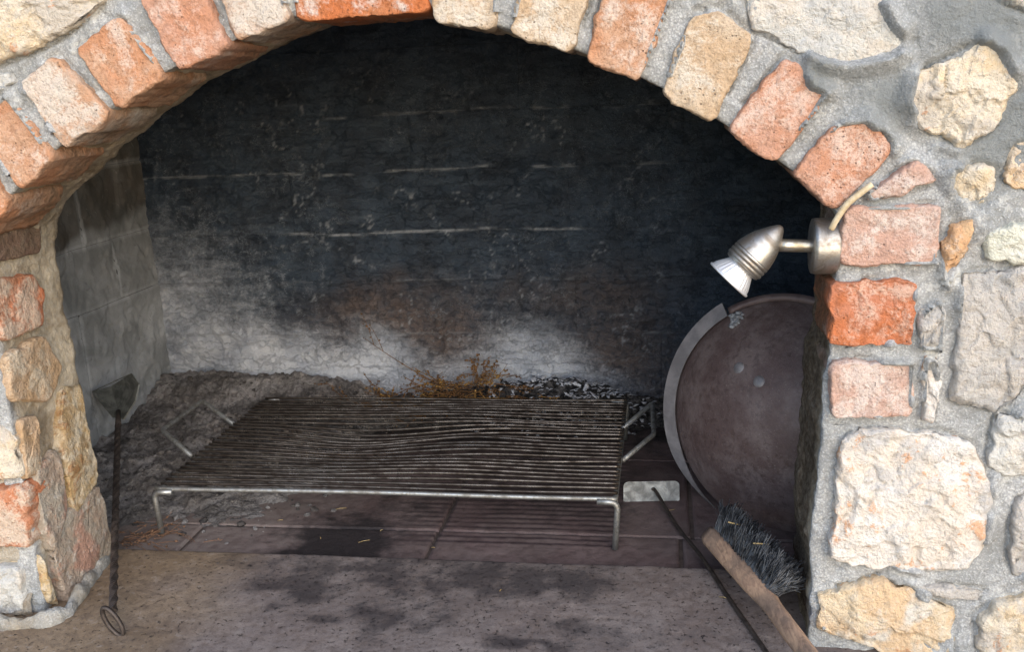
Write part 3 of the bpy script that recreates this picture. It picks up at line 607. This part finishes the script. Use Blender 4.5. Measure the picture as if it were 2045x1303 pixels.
# --- stone slab in front
ux = np.linspace(-1.7, 1.1, 420); uy = np.r_[-.75, -.6, -.45, np.linspace(-.35, .197, 120), .2005, .2015]
U, Vv = np.meshgrid(ux, uy, indexing='ij'); x, y = U.ravel(), Vv.ravel(); P = p3(x, y, 0); w = fbm(P, 10, 4, 81); w2 = fbm(P, 30, 4, 83)
P[:, 2] = fbm(P, 12, 3, 84) * .0015 + fbm(P, 60, 3, 85) * .0009; P[:, 2] -= .0015 * (y > .199) + .03 * (y > .2012)
P[:, 1] += (y > .19) * (fbm(P, 20, 3, 86) * .0025 + (-.0 * x))
def blob(cx, cy, rx, ry): return np.exp(-((x - cx + w * .06) / rx) ** 2 - ((y - cy + w2 * .03) / ry) ** 2)
def sp_(px, py): return onZ(px, py, 0)[:2]
st = .0 * x
for (px, py, rx, ry, s_) in ((600, 1170, .12, .06, .9), (700, 1150, .15, .07, .8), (900, 1155, .16, .07, .75), (1060, 1160, .13, .06, .95), (800, 1225, .22, .07, .5), (560, 1130, .12, .03, .6), (1000, 1120, .2, .03, .7), (1250, 1250, .2, .05, .3), (620, 1235, .06, .012, .7), (1040, 1285, .09, .018, .9), (1130, 1180, .05, .02, .6), (760, 1210, .05, .02, .5), (800, 1120, .25, .03, .7)):
    c = sp_(px, py); st = np.maximum(st, s_ * blob(c[0], c[1], rx, ry))
st = np.clip(st * (1.0 + .9 * w2) + .25 * sm(w, .1, .4), 0, .9)
obj_slab = obj('stone_slab', P, gridF(len(ux), len(uy)), slab_mat(), None, attrs={'stain': st, 'warm': sm(-x + w * .12, .55, .8)}, origin=(-.35, -.2, 0))
tag(obj_slab, 'stained beige stone slab in front of the fireplace opening', 'slab', kind='structure')

# ================================================================== ash, embers, twigs
ASH = ash_mat()
ux = np.arange(-1.2, .30, .0042); uy = np.arange(.205, .948, .0042)
U, Vv = np.meshgrid(ux, uy, indexing='ij'); x, y = U.ravel(), Vv.ravel(); P = p3(x, y, 0); w = fbm(P, 7, 4, 101); w2 = fbm(P, 22, 4, 103); w3 = np.abs(fbm(P, 40, 4, 105))
def ashh(x, y, w):
    lf = sm(x + w * .1, -.56, -.86); h = .042 * lf * sm(y + w * .06, .24, .55) + .026 * lf * sm(y, .5, .9) + .03 * sm(y + w * .06, .80, .93) * sm(x, .25, .05)
    return h + .062 * np.exp(-((x + .24 + w * .05) / .18) ** 2 - ((y - .91) / .07) ** 2) + .03 * np.exp(-((x + .5) / .12) ** 2 - ((y - .91) / .06) ** 2)
hh = ashh(x, y, w); mk = sm(hh, .002, .02)
z = HZ - .010 + hh * 1.05 + mk * (w2 * .012 + (w3 - .15) * .016 + fbm(P, 75, 4, 107, .65) * .009)
P[:, 2] = z
char = np.clip(np.exp(-((x + .28) / .2) ** 2 - ((y - .89) / .07) ** 2) * 1.5 + .8 * sm(x, -.75, -.45) * sm(y, .7, .8) + .35 * sm(w2, .1, .3), 0, 1)
FF = gridF(len(ux), len(uy)); FF = FF[(z[FF] > HZ - .012).any(1)]
usd = np.zeros(len(P), bool); usd[FF] = True; idx = np.cumsum(usd) - 1
tag(obj('ash_heap', P[usd], idx[FF], ASH, None, attrs={'char': char[usd]}), 'lumpy brown grey wood ash heaped in the left rear of the firebox', 'ash', kind='stuff')
def hat(px_, py_):
    i = np.clip(((px_ - ux[0]) / .0042).astype(int), 0, len(ux) - 1); j = np.clip(((py_ - uy[0]) / .0042).astype(int), 0, len(uy) - 1)
    return np.maximum(P[i * len(uy) + j, 2], HZ)
rs = np.random.RandomState(5)
# lumps of ash
ICO = None
def lumpVF(c, r, seed, flat=.7):
    t = (1 + 5 ** .5) / 2; Vq = np.array([(-1, t, 0), (1, t, 0), (-1, -t, 0), (1, -t, 0), (0, -1, t), (0, 1, t), (0, -1, -t), (0, 1, -t), (t, 0, -1), (t, 0, 1), (-t, 0, -1), (-t, 0, 1)], float) / 1.902
    Fq = [[0, 11, 5], [0, 5, 1], [0, 1, 7], [0, 7, 10], [0, 10, 11], [1, 5, 9], [5, 11, 4], [11, 10, 2], [10, 7, 6], [7, 1, 8], [3, 9, 4], [3, 4, 2], [3, 2, 6], [3, 6, 8], [3, 8, 9], [4, 9, 5], [2, 4, 11], [6, 2, 10], [8, 6, 7], [9, 8, 1]]
    r_ = np.random.RandomState(seed); Vq = Vq * r_.uniform(.65, 1.25, (12, 1)) * np.array([1, r_.uniform(.6, 1.1), flat]); a = r_.uniform(0, 6.28); ca, sa = math.cos(a), math.sin(a)
    Vq = np.stack([Vq[:, 0] * ca - Vq[:, 1] * sa, Vq[:, 0] * sa + Vq[:, 1] * ca, Vq[:, 2]], -1)
    return Vq * r + c, Fq
mb = MB(); mck = MB(); n = 0
while n < 1500:
    a, b = rs.uniform(-1.17, -.5), rs.uniform(.22, .93)
    if ashh(np.array([a]), np.array([b]), np.array([0.0]))[0] < .012 * rs.rand(): continue
    r = .0013 + .0085 * rs.rand() ** 6; hz = hat(np.array([a]), np.array([b]))[0]
    (mb if rs.rand() < .7 else mck).add(*lumpVF(np.array([a, b, hz + r * .15]), r, n)); n += 1
tag(mck.build('charcoal_crumbs', plain('charcoal_crumb', (.03, .028, .028), (.07, .06, .055), .8, 120), None, smooth=False), 'small dark charcoal crumbs scattered over the ash heap', 'charcoal', kind='stuff')
o = mb.build('ash_lumps', ASH, None, smooth=False); tag(o, 'small clods and cinders scattered over the ash heap', 'cinders', kind='stuff')
FLK = plain('grey_ash_flake', (.42, .43, .47), (.22, .225, .25), .9, 200)
CHR = plain('charcoal', (.012, .012, .013), (.03, .03, .032), .7, 120)
mb = MB(); mc = MB()
for n in range(640):
    a = rs.normal(-.22, .09); b = min(.94, rs.normal(.875, .035)); hz = hat(np.array([a]), np.array([b]))[0]
    if a < -.42 or a > .02: continue
    L, Wd = rs.uniform(.006, .020), rs.uniform(.002, .006); an = rs.uniform(0, 6.28); d = np.array([math.cos(an), math.sin(an), rs.uniform(-.5, .6)]); d /= np.linalg.norm(d); s_ = np.cross(d, [0, 0, 1]); s_ /= np.linalg.norm(s_); up = np.cross(s_, d)
    c = np.array([a, b, hz + .002 + .004 * rs.rand()]); pts = []
    for t in (-1, 0, 1):
        for ss in (-1, 1): pts.append(c + d * L / 2 * t + s_ * Wd * ss * (1 - .5 * abs(t)) + up * (.002 * (t == 0) + .0006))
    pts = np.array(pts); low = pts - up * .0012
    Vq = np.concatenate([pts, low]); Fq = [[0, 2, 3, 1], [2, 4, 5, 3], [6, 7, 9, 8], [8, 9, 11, 10], [0, 6, 8, 2], [2, 8, 10, 4], [1, 3, 9, 7], [3, 5, 11, 9], [0, 1, 7, 6], [4, 10, 11, 5]]
    (mb if rs.rand() < .68 else mc).add(Vq, Fq)
tag(mb.build('ash_flakes', FLK, None), 'pale grey curled ash flakes on the burnt pile at the back', 'ash flakes', kind='stuff')
tag(mc.build('charcoal_bits', CHR, None, smooth=False), 'black charcoal chips among the grey flakes at the back', 'charcoal', kind='stuff')
for n, (px, py, L, Wd, an) in enumerate([(1150, 768, .030, .010, -.3), (1170, 775, .026, .009, 1.2), (1135, 790, .03, .006, -.6), (1185, 790, .03, .006, -.9)]):
    c = onY(px, py, .86); c[2] = max(c[2], hat(np.array([c[0]]), np.array([c[1]]))[0] + .004)
    V_, F_ = lumpVF(np.zeros(3), 1.0, 900 + n, 1); V_ = V_ * np.array([L / 2, Wd / 2, Wd / 2]); ca, sa = math.cos(an), math.sin(an)
    V_ = np.stack([V_[:, 0] * ca - V_[:, 2] * sa, V_[:, 1], V_[:, 0] * sa + V_[:, 2] * ca], -1) + c
    tag(obj('burnt_wood_chip', V_, F_, FLK, None, smooth=False), ['flat pale burnt wood chip topmost on the ember pile', 'upright pale burnt wood chip right of the flat one on the ember pile', 'slim grey burnt stick low on the ember pile behind the grate', 'slim grey burnt stick slanting down at the right of the ember pile'][n], 'wood chip', 'burnt chips on the ember pile')
TW = plain('dry_twig', (.19, .10, .042), (.085, .045, .02), .85, 150); TW2 = plain('dry_stalk', (.30, .18, .055), (.18, .09, .03), .85, 150)
mb = MB(); mb2 = MB()
def stalk(m, a, d, L, r, bend, leaf, depth=0):
    n = 9; P_ = [a]; d = d / np.linalg.norm(d); cv = rs.normal(size=3) * bend
    for i in range(n - 1): d = d + cv / n; d /= np.linalg.norm(d); P_.append(P_[-1] + d * L / (n - 1))
    P_ = np.array(P_); m.add(*tubeVF(P_, np.linspace(r, r * .4, n), 4, cap=False))
    for i in range(2, n):
        if rs.rand() < leaf: m.add(*lumpVF(P_[i] + rs.normal(size=3) * .002, rs.uniform(.0015, .0035), rs.randint(1 << 20)))
        if depth < 1 and rs.rand() < .45: stalk(m, P_[i], d + rs.normal(size=3) * .6, L * .35, r * .6, bend, leaf, 1)
for n in range(80):
    t = rs.rand(); a = np.array([-.46 + .075 * rs.normal() - .12 * t * t, .885 + .02 * rs.normal(), 0]); a[2] = hat(a[:1], a[1:2])[0] + .003 + .042 * rs.rand() * (1 - .7 * t)
    an = rs.normal(math.pi if rs.rand() < .6 else 0.0, .45); d = np.array([math.cos(an), math.sin(an) * .6, rs.uniform(-.1, .32)])
    stalk(mb if rs.rand() < .7 else mb2, a, d, rs.uniform(.03, .10), rs.uniform(.0008, .0015), .5, .5)
stalk(mb, np.array([-.50, .90, .06]), np.array([-.9, .1, .42]), .22, .0014, .25, .45)
for n in range(8): stalk(mb, np.array([-.42 + .02 * rs.normal(), .905, .07]), np.array([.35 * rs.normal(), .05, 1.0]), .05, .0009, .4, .7)
tag(mb.build('dried_twigs', TW, None), 'tangle of orange brown dried twigs against the back wall behind the grate', 'twigs', kind='stuff')
tag(mb2.build('dried_stalks', TW2, None), 'yellowish dried stalks mixed into the tangle of twigs behind the grate', 'twigs', kind='stuff')
mb = MB()
for n in range(60):
    a = np.array([rs.normal(-.905, .035), rs.normal(.262, .028), 0])
    if a[0] < -.99: continue
    a[2] = hat(a[:1], a[1:2])[0] + .003 + .006 * rs.rand(); an = rs.uniform(-.7, .9); d = np.array([math.cos(an), math.sin(an), rs.uniform(-.1, .15)]); stalk(mb, a, d, rs.uniform(.02, .06), .0009, .6, .15, 1)
tag(mb.build('dry_needles', plain('dry_needle', (.24, .13, .075), (.12, .07, .045), .85, 150), None), 'dry orange needles lying by the left front leg of the grate', 'needles', kind='stuff')
STR = plain('straw', (.40, .30, .15), (.28, .19, .08), .8, 100)
mb = MB()
for px, py, L, an in ((680, 1017, .022, .25), (727, 1082, .02, .45), (762, 1060, .006, 1.), (865, 1095, .006, 0), (1445, 1195, .014, -.4), (1340, 1020, .016, .5), (560, 1040, .01, .2), (640, 1075, .008, 2.), (1000, 1180, .006, 1.2)):
    zz = HZ + .002 if py < 1112 else .002; c = onZ(px, py, zz); d = np.array([math.cos(an), math.sin(an), .05])
    mb.add(*tubeVF(np.array([c - d * L / 2, c + [0, 0, .001], c + d * L / 2]), .0006, 5))
tag(mb.build('straw_scraps', STR, None), 'tiny straw scraps strewn over the hearth tiles and slab', 'straw', kind='stuff')

# ================================================================== grill grate
BAR = metal_mat('greasy_rusty_bar', (.15, .125, .105), (.045, .033, .026), .36, .75, 30, .0008, .3)
ROD = metal_mat('grey_steel_rod', (.36, .37, .37), (.20, .19, .175), .5, .75, 70, .0005, .25)
grate = empty('grill_grate', (-.475, .53, HZ)); tag(grate, 'wide rusty grill grate with wavy bars standing on legs over the hearth', 'grill grate')
gx0, gx1, gy0, gy1, gz = -.876, -.076, .285, .772, .070
NB = 27
for i in range(NB):
    yb = gy0 + (gy1 - gy0) * i / (NB - 1); xx = np.linspace(gx0 - .004, gx1 + .004, 70)
    g1 = np.exp(-((xx + .47) / .15) ** 2); g2 = np.exp(-((xx + .62) / .13) ** 2)
    mid = math.sin(math.pi * i / (NB - 1))
    dy = mid * (.011 * math.sin(yb * 34 - 9.4) * g1 - .007 * math.sin(yb * 36 - 6) * g2) + .0016 * np.sin(xx * 14 + i * 1.9) * mid + rs.normal() * .0006 + (.008 * rs.normal() * np.exp(-((xx - rs.uniform(-.75, -.2)) / .10) ** 2) if 0 < i < NB - 1 and rs.rand() < .25 else 0)
    dz = mid * (.006 * np.exp(-((xx + .34) / .13) ** 2) - .006 * np.exp(-((xx + .60) / .12) ** 2)) + mid * (.006 * math.sin(yb * 21) * g1 + .006 * math.sin(yb * 17 + 2) * g2) + .0012 * np.sin(xx * 9 + i)
    o = obj('bar', *tubeVF(np.stack([xx, yb + dy, gz + .0035 + dz], -1), .0029 if i else .0042, 8), ROD if i in (0,) else BAR, grate)
    if i == 0: o['label'] = 'bare grey front bar of the grate'
for xx_, yy0, yy1 in ((gx0, gy0 - .006, gy1), (gx1, gy0 - .006, gy1 + .004)):
    obj('side_rod', *tubeVF(smoothpath([(xx_, yy0 + .004, gz - .003), (xx_ + .001, .5, gz - .004), (xx_, yy1, gz - .003)], 8), .0042, 8), ROD, grate)
for xx_, yy_, s_ in ((gx0 - .001, gy0 - .006, -1), (gx1 + .001, gy0 - .004, 1), (gx0, gy1 + .002, -1), (gx1, gy1 + .002, 1)):
    obj('leg', *tubeVF(fillet([(xx_ - s_ * .03, yy_, gz - .001), (xx_ + s_ * .004, yy_, gz - .002), (xx_ - s_ * .002, yy_ - .003, HZ + .002)], .014), .0052, 10), ROD, grate)
for s_, pts in ((-1, [(470, 850, .068), (404, 801, .085), (324, 860, .085), (383, 912, .066)]), (1, [(1243, 857, .068), (1303, 806, .080), (1306, 868, .080), (1243, 921, .066)])):
    P_ = [onZ(*p) for p in pts]
    obj('handle', *tubeVF(fillet(P_, .008), .0047, 8), ROD, grate)

# ================================================================== domed baking lid on the right
GALV = plain('pale_crust', (.30, .31, .33), (.16, .16, .17), .8, 150)
IRON = metal_mat('rusty_iron_plate', (.105, .072, .072), (.165, .122, .118), .55, .35, 22, .0012, .25)
BAND = metal_mat('grey_iron_band', (.17, .16, .17), (.25, .235, .245), .55, .4, 30, .0008)
lidc = onY(1562, 830, .415)
lax = np.array([-.44, -.86, .22]); lax /= np.linalg.norm(lax)
def _lid():
    m = NT('rusty_iron_dome'); v = m.coord(False); n1 = m.noise(v, 13, 7, .65); n2 = m.noise(v, 90, 6, .75); sp = m.noise(v, 330, 3, .75)
    mp = m.n('ShaderNodeMapping'); m.l(v, mp.inputs[0]); mp.inputs['Rotation'].default_value = (.3, .4, .2); mp.inputs['Scale'].default_value = (4, 90, 90); scr = m.noise(mp.outputs[0], 3, 4, .6)
    c = m.mix(m.ramp(n1, .38, .62), (.105, .070, .068), (.165, .125, .122)); c = m.mix(m.ramp(n2, .36, .52, .5, 0), c, (.06, .038, .034)); c = m.mix(m.ramp(sp, .60, .70, 0, .5), c, (.26, .22, .21))
    c = m.mix(m.math('MULTIPLY', m.ramp(scr, .66, .72), m.ramp(n1, .48, .6, 0, .5)), c, (.30, .27, .26)); m.bump([(n2, 1), (sp, .5)], .0012, .8); m.b.inputs['Specular IOR Level'].default_value = .5
    return m.out(c, m.ramp(n2, .3, .7, .45, .7), .25)
DOME = _lid()
lid = empty('baking_lid', tuple(lidc - np.array([0, 0, .17]))); tag(lid, 'dark rusty domed iron baking lid leaning against the right wall', 'lid')
R0 = .196
prf = [(R0 * math.sin(t), .085 * math.cos(t) ** 1.9) for t in np.linspace(.0001, math.pi / 2, 28)] + [(R0 + .002, -.004), (R0, -.008)] + [(R0 * math.sin(t) * .985, .081 * math.cos(t) ** 1.9 - .006) for t in np.linspace(math.pi / 2, .0001, 14)]
V_, F_ = lathe(prf, lidc, lax, 72, (0, 0, 1)); obj('dome', V_, F_, DOME, lid)
lu = np.array([0, 0, 1.0]); lu -= lax * (lu @ lax); lu /= np.linalg.norm(lu); lw = np.cross(lax, lu)      # lw points to the picture's left when negative
if lw[0] > 0: lw = -lw
def arcband(a0, a1, r0, r1, h0, h1, th, n=60, taper=0.0):
    A = np.radians(np.linspace(a0, a1, n)); V_ = []
    for k, a in enumerate(A):
        dr = math.cos(a) * lu + math.sin(a) * lw; t = k / (n - 1)
        tp = 1 - taper * float(sm(t, .62, 1.0)); rm = (r0 + r1) / 2
        for (r, h) in ((rm + (r0 - rm) * tp, h0), (rm + (r1 - rm) * tp, h1), (rm + (r1 - rm) * tp, h1 - th), (rm + (r0 - rm) * tp, h0 - th)): V_.append(lidc + dr * r + lax * h)
    V_ = np.array(V_); F_ = gridF(n, 4).tolist(); m = [[i * 4 + 3, (i + 1) * 4 + 3, (i + 1) * 4, i * 4] for i in range(n - 1)]
    return V_, F_ + m + [[0, 3, 2, 1][::-1], [(n - 1) * 4 + j for j in (0, 3, 2, 1)]]
obj('rim_band', *arcband(35, 152, R0 + .022, R0 - .004, .006, .012, .0025, taper=.85), BAND, lid, smooth=False)
obj('rim_band', *arcband(-70, 34, R0 + .010, R0 - .003, .003, .008, .003), IRON, lid)
_wm = MB()
for k in range(26):
    a = math.radians(34 - 9 * rs.rand() * rs.rand()); dr = math.cos(a) * lu + math.sin(a) * lw; r = R0 * (.86 + .12 * rs.rand()); t = math.asin(min(1, r / R0)); _wm.add(*lumpVF(lidc + dr * r + lax * (.085 * math.cos(t) ** 1.9 + .001), .003 + .004 * rs.rand(), 700 + k))
_wm.build('weld_crust', GALV, lid)
for k, (a, r) in enumerate(((38, .095), (17, .062))):
    dr = math.cos(math.radians(a)) * lu + math.sin(math.radians(a)) * lw; t = math.asin(r / R0); c = lidc + dr * r + lax * (.085 * math.cos(t) ** 1.9 - .001)
    nn_ = lax + dr * .3
    obj('rivet', *lathe([(.0001, .0024), (.006, .0022), (.0095, .0012), (.0105, 0)], c, nn_, 20, (0, 0, 1)), BAND, lid)

# ================================================================== scraper hoe
DKR = metal_mat('dark_iron_rod', (.045, .036, .032), (.09, .07, .06), .55, .6, 80, .0006); GAL = metal_mat('galvanised_plate', (.27, .275, .27), (.15, .15, .145), .6, .5, 45, .0008)
hoe = empty('ash_scraper', tuple(onZ(1300, 1003, HZ))); tag(hoe, 'ash scraper with grey plate blade and thin dark rod right of the grate', 'scraper')
pa, pb = onZ(1245, 1003, HZ + .001), onZ(1357, 1001, HZ + .001); ex = (pb - pa); Lw = np.linalg.norm(ex); ex /= Lw; ez = np.array([0, .38, .92]); ez /= np.linalg.norm(ez); en = np.cross(ex, ez); Hh = .036
cor = chaikin(np.array([(0, 0), (Lw, 0), (Lw, Hh), (0, Hh)]), .12, 0); rpts = []
for cx_, cz_, a0 in ((.009, Hh - .009, 90), (.003, .003, 180), (Lw - .003, .003, 270), (Lw - .009, Hh - .009, 0)):
    rr_ = .009 if cz_ > .01 else .003
    for a in np.radians(np.linspace(a0, a0 + 90, 6)): rpts.append((cx_ + rr_ * math.cos(a), cz_ + rr_ * math.sin(a)))
rp = np.array(rpts); nn_ = len(rp); V_ = np.concatenate([pa + rp[:, :1] * ex + rp[:, 1:] * ez + en * o_ for o_ in (.0012, -.0012)])
obj('blade', V_, [list(range(nn_)), list(range(nn_, 2 * nn_))[::-1]] + [[i, i + nn_, (i + 1) % nn_ + nn_, (i + 1) % nn_] for i in range(nn_)], GAL, hoe, smooth=False)
ra = pa + ex * Lw * .52 + ez * .022 + en * .002
if (ra + en * .01)[1] > ra[1]: en = -en
rod = smoothpath([ra, ra + en * .012 + np.array([.006, 0, -.006]), onZ(1352, 1052, HZ + .008), onZ(1400, 1112, .006), onZ(1455, 1195, .004), onZ(1530, 1303, .004), onZ(1620, 1440, .004)], 10)
obj('rod', *tubeVF(rod, .0032, 8), DKR, hoe)

# ================================================================== hand brush
WD = wood_mat('weathered_wood', (.44, .285, .19), (.29, .185, .13)); BRS = plain('dark_bristle', (.020, .021, .024), (.11, .115, .125), .5, 60)
brush = empty('hand_brush', (.12, .1, 0)); tag(brush, 'wooden handled hand brush with dark bristles by the right jamb', 'brush')
b0, b1, b2 = onZ(1418, 1070, .052), onZ(1527, 1192, .046), onZ(1640, 1345, .050)
ax_ = (b1 - b0) / np.linalg.norm(b1 - b0)
path = np.concatenate([np.linspace(b0, b1, 12), np.linspace(b1, b2, 16)[1:]]); npz = len(path)
tdir = np.gradient(path, axis=0); tdir /= np.linalg.norm(tdir, axis=1)[:, None]
V_ = []
bd = np.array([.62, .25, .74]); bd -= ax_ * (bd @ ax_); bd /= np.linalg.norm(bd)          # bristle direction
wd_ = np.cross(ax_, bd)
for i, p in enumerate(path):
    s_ = i / (npz - 1); hd = 1 - float(sm(i, 9, 14)); hw = .0150 * (.72 + .28 * hd) * (.8 if i == 0 else 1); hd2 = .0145 * (.75 + .25 * hd) * (.85 if i == 0 else 1)
    for (a, b) in ((-1, -.7), (-.7, -1), (.7, -1), (1, -.7), (1, .7), (.7, 1), (-.7, 1), (-1, .7)): V_.append(p + wd_ * a * hw * (1 + .05 * math.sin(i * 1.7)) + bd * b * hd2)
F_ = gridF(npz, 8).tolist() + [[i * 8 + 7, (i + 1) * 8 + 7, (i + 1) * 8, i * 8] for i in range(npz - 1)] + [list(range(8)), [(npz - 1) * 8 + j for j in range(8)][::-1]]
obj('handle', np.array(V_), F_, WD, brush)
mb = MB()
for n in range(2600):
    t = rs.rand(); p = b0 + (b1 - b0) * (.06 + 1.0 * t) + wd_ * rs.uniform(-1, 1) * .011 + bd * .010
    d = bd + ax_ * ((t - .45) * .6 + rs.normal() * .17) + wd_ * rs.normal() * .27; d /= np.linalg.norm(d); L = .047 * rs.uniform(.7, 1.12)
    q1 = p + d * L * .5 + rs.normal(size=3) * .002; q2 = p + d * L + rs.normal(size=3) * .004
    sx = np.cross(d, [0.3, .5, .8]); sx /= np.linalg.norm(sx); sy = np.cross(d, sx); r = .0009
    ring = [sx, -.5 * sx + .87 * sy, -.5 * sx - .87 * sy]
    V3 = np.array([p + r * v for v in ring] + [q1 + r * v for v in ring] + [q2 + r * .7 * v for v in ring])
    mb.add(V3, [[0, 1, 4, 3], [1, 2, 5, 4], [2, 0, 3, 5], [3, 4, 7, 6], [4, 5, 8, 7], [5, 3, 6, 8], [6, 7, 8]])
o = mb.build('bristles', BRS, brush); o['kind'] = 'stuff'
o = MB()
for px, py, z_, an in ((1468, 1047, .10, -.4), (1520, 1087, .10, -.12)):
    c = onZ(px, py, z_); d = np.array([math.cos(an), 0.1, math.sin(an) * .7]); o.add(*tubeVF(np.array([c - d * .011, c, c + d * .011]), .0011, 5))
tag(o.build('straw_bits', STR, None), 'two short pale straws caught on top of the brush bristles', 'straw', 'straws on the brush', kind='stuff')

# ================================================================== twisted fire shovel on the left
shov = empty('fire_shovel', (-.80, 0, 0)); tag(shov, 'dark twisted iron fire shovel with ring end leaning at the left jamb', 'fire shovel')
s0 = onZ(226, 1222, .022); s1 = onZ(236, 850, .100); s2 = onZ(236, 822, .112)
sp = np.linspace(s0, s1, 110); sp[:, 2] -= 0
obj('rod', *tubeVF(sp, .0066, 4, twist=.32), DKR, shov, smooth=False)
obj('neck', *tubeVF(np.array([s1, (s1 + s2) / 2, s2]), [.006, .0055, .005], 8), DKR, shov)
rc = onZ(225, 1243, .021); A = np.linspace(0, 2 * math.pi, 41)[:-1]
ra_ = (onY(244, 1270, rc[1]) - onY(206, 1216, rc[1])) / 2; rb_ = (onY(236, 1235, rc[1]) - onY(225, 1243, rc[1])) * .8
ringp = np.array([rc + math.cos(a) * ra_ + math.sin(a) * rb_ for a in np.r_[A, A[0]]])
obj('ring', *tubeVF(ringp, .0034, 8, cap=False), DKR, shov)
# pan: flat bottom, two upturned sides
YS = s2[1]
pc = [onY(246, 838, YS - .012), onY(270, 800, YS + .005), onY(277, 768, YS + .02), onY(262, 746, YS + .03), onY(184, 782, YS + .035), onY(197, 801, YS + .025), onY(224, 834, YS - .01)]
pc = np.array(pc); th_ = np.array([.001, -.0012, .0016]); inner = (pc[3] * .55 + pc[4] * .45)
fold = np.array([onY(222, 772, YS + .065), onY(236, 822, YS + .012)])
V_ = np.concatenate([pc, fold]); F_ = [[0, 1, 8], [1, 2, 7, 8], [2, 3, 7], [7, 4, 5, 8], [8, 5, 6], [0, 8, 6]]
V2 = np.concatenate([V_, V_ + np.array([.0015, .0015, -.0015])]); nq = len(V_)
F2 = F_ + [[i + nq for i in f[::-1]] for f in F_] + [[i, i + nq, (i + 1) % 7 + nq, (i + 1) % 7] for i in range(7)]
obj('pan', V2, F2, metal_mat('galvanised_pan', (.19, .195, .18), (.085, .088, .082), .45, .5, 40, .0005), shov, smooth=False)

# ================================================================== spot lamp on the right jamb
CHROME = metal_mat('brushed_nickel', (.46, .45, .43), (.24, .205, .17), .48, .95, 38, .0005, .22); STEEL = metal_mat('tarnished_steel', (.48, .46, .42), (.32, .27, .19), .4, .9, 60, .0004)
m = NT('bulb_glass_reflector'); v = m.coord(False); m.bump([(m.noise(v, 150, 2), 1)], .0003, .4); BULB = m.out((.74, .75, .78), .34, .6)
lamp = empty('spot_lamp', (.2, .02, .50)); tag(lamp, 'small bullet shaped nickel spot lamp mounted on the right jamb of the opening', 'lamp')
ly_ = .018
mc_ = onY(1650, 492, ly_)
obj('wall_mount', *lathe([(.0001, 0), (.0305, 0), (.033, .0015), (.0335, .004), (.0335, .026), (.0328, .030), (.0001, .030)], np.array([.2085, ly_, mc_[2]]), (-1, 0, 0.02), 64), CHROME, lamp)
a_, b_ = onY(1628, 492, ly_), onY(1556, 490, ly_)
obj('arm', *tubeVF(np.linspace(a_, b_, 6), .0078, 20), STEEL, lamp)
tip, mouth = onY(1562, 452, ly_), onY(1454, 560, ly_ - .006); la = (mouth - tip); LL = np.linalg.norm(la); la /= LL
k = LL / .100
bul = [(.0001, 0), (.0022, .0006), (.0045, .003), (.0085, .010), (.0125, .019), (.0160, .027), (.0185, .036), (.0200, .044), (.0206, .049)]
hs = obj('housing', *lathe([(r * 1.24, h) for r, h in bul], tip, la, 56), CHROME, lamp)
off = .049
for i in range(3):
    h0 = off + i * .0052
    obj('ring', *lathe([(.0240, h0), (.0254, h0 + .0006), (.0259, h0 + .0024), (.0254, h0 + .0044), (.0240, h0 + .005), (.0236, h0 + .0058)], tip, la, 56), CHROME, hs)
obj('collar', *lathe([(.0240, off + .0150), (.0240, off + .0175), (.0215, off + .0190), (.015, off + .0196)], tip, la, 56), CHROME, hs)
bp = off + .0170
bulb = obj('bulb', *lathe([(.0180, bp), (.0188, bp + .003), (.0206, bp + .007), (.0236, bp + .012), (.0264, bp + .017), (.0282, bp + .0215)], tip, la, 120, wob=lambda a, h: 1 + .018 * math.sin(a * 30) * (1 if bp + .004 < h < bp + .0205 else 0)), BULB, lamp)
obj('rim', *lathe([(.0278, bp + .0210), (.0298, bp + .0216), (.0302, bp + .0230), (.0294, bp + .0244), (.0262, bp + .0244), (.0258, bp + .0225)], tip, la, 64), BULB, bulb)
g = NT('bulb_front_glass'); g.b.inputs['Transmission Weight'].default_value = .9; g.b.inputs['IOR'].default_value = 1.45; GL = g.out((.9, .92, .93), .08)
obj('front_glass', *lathe([(.0001, bp + .0232), (.0260, bp + .0228)], tip, la, 48), GL, bulb)
cab = smoothpath([onY(1742, 368, -.022), onY(1718, 386, -.022), onY(1692, 408, -.020), onY(1672, 436, -.018), onY(1660, 458, -.014)], 8)
obj('cable', *tubeVF(cab, .0036, 10), plain('cream_cable', (.58, .50, .36), (.42, .33, .20), .6, 60), lamp)
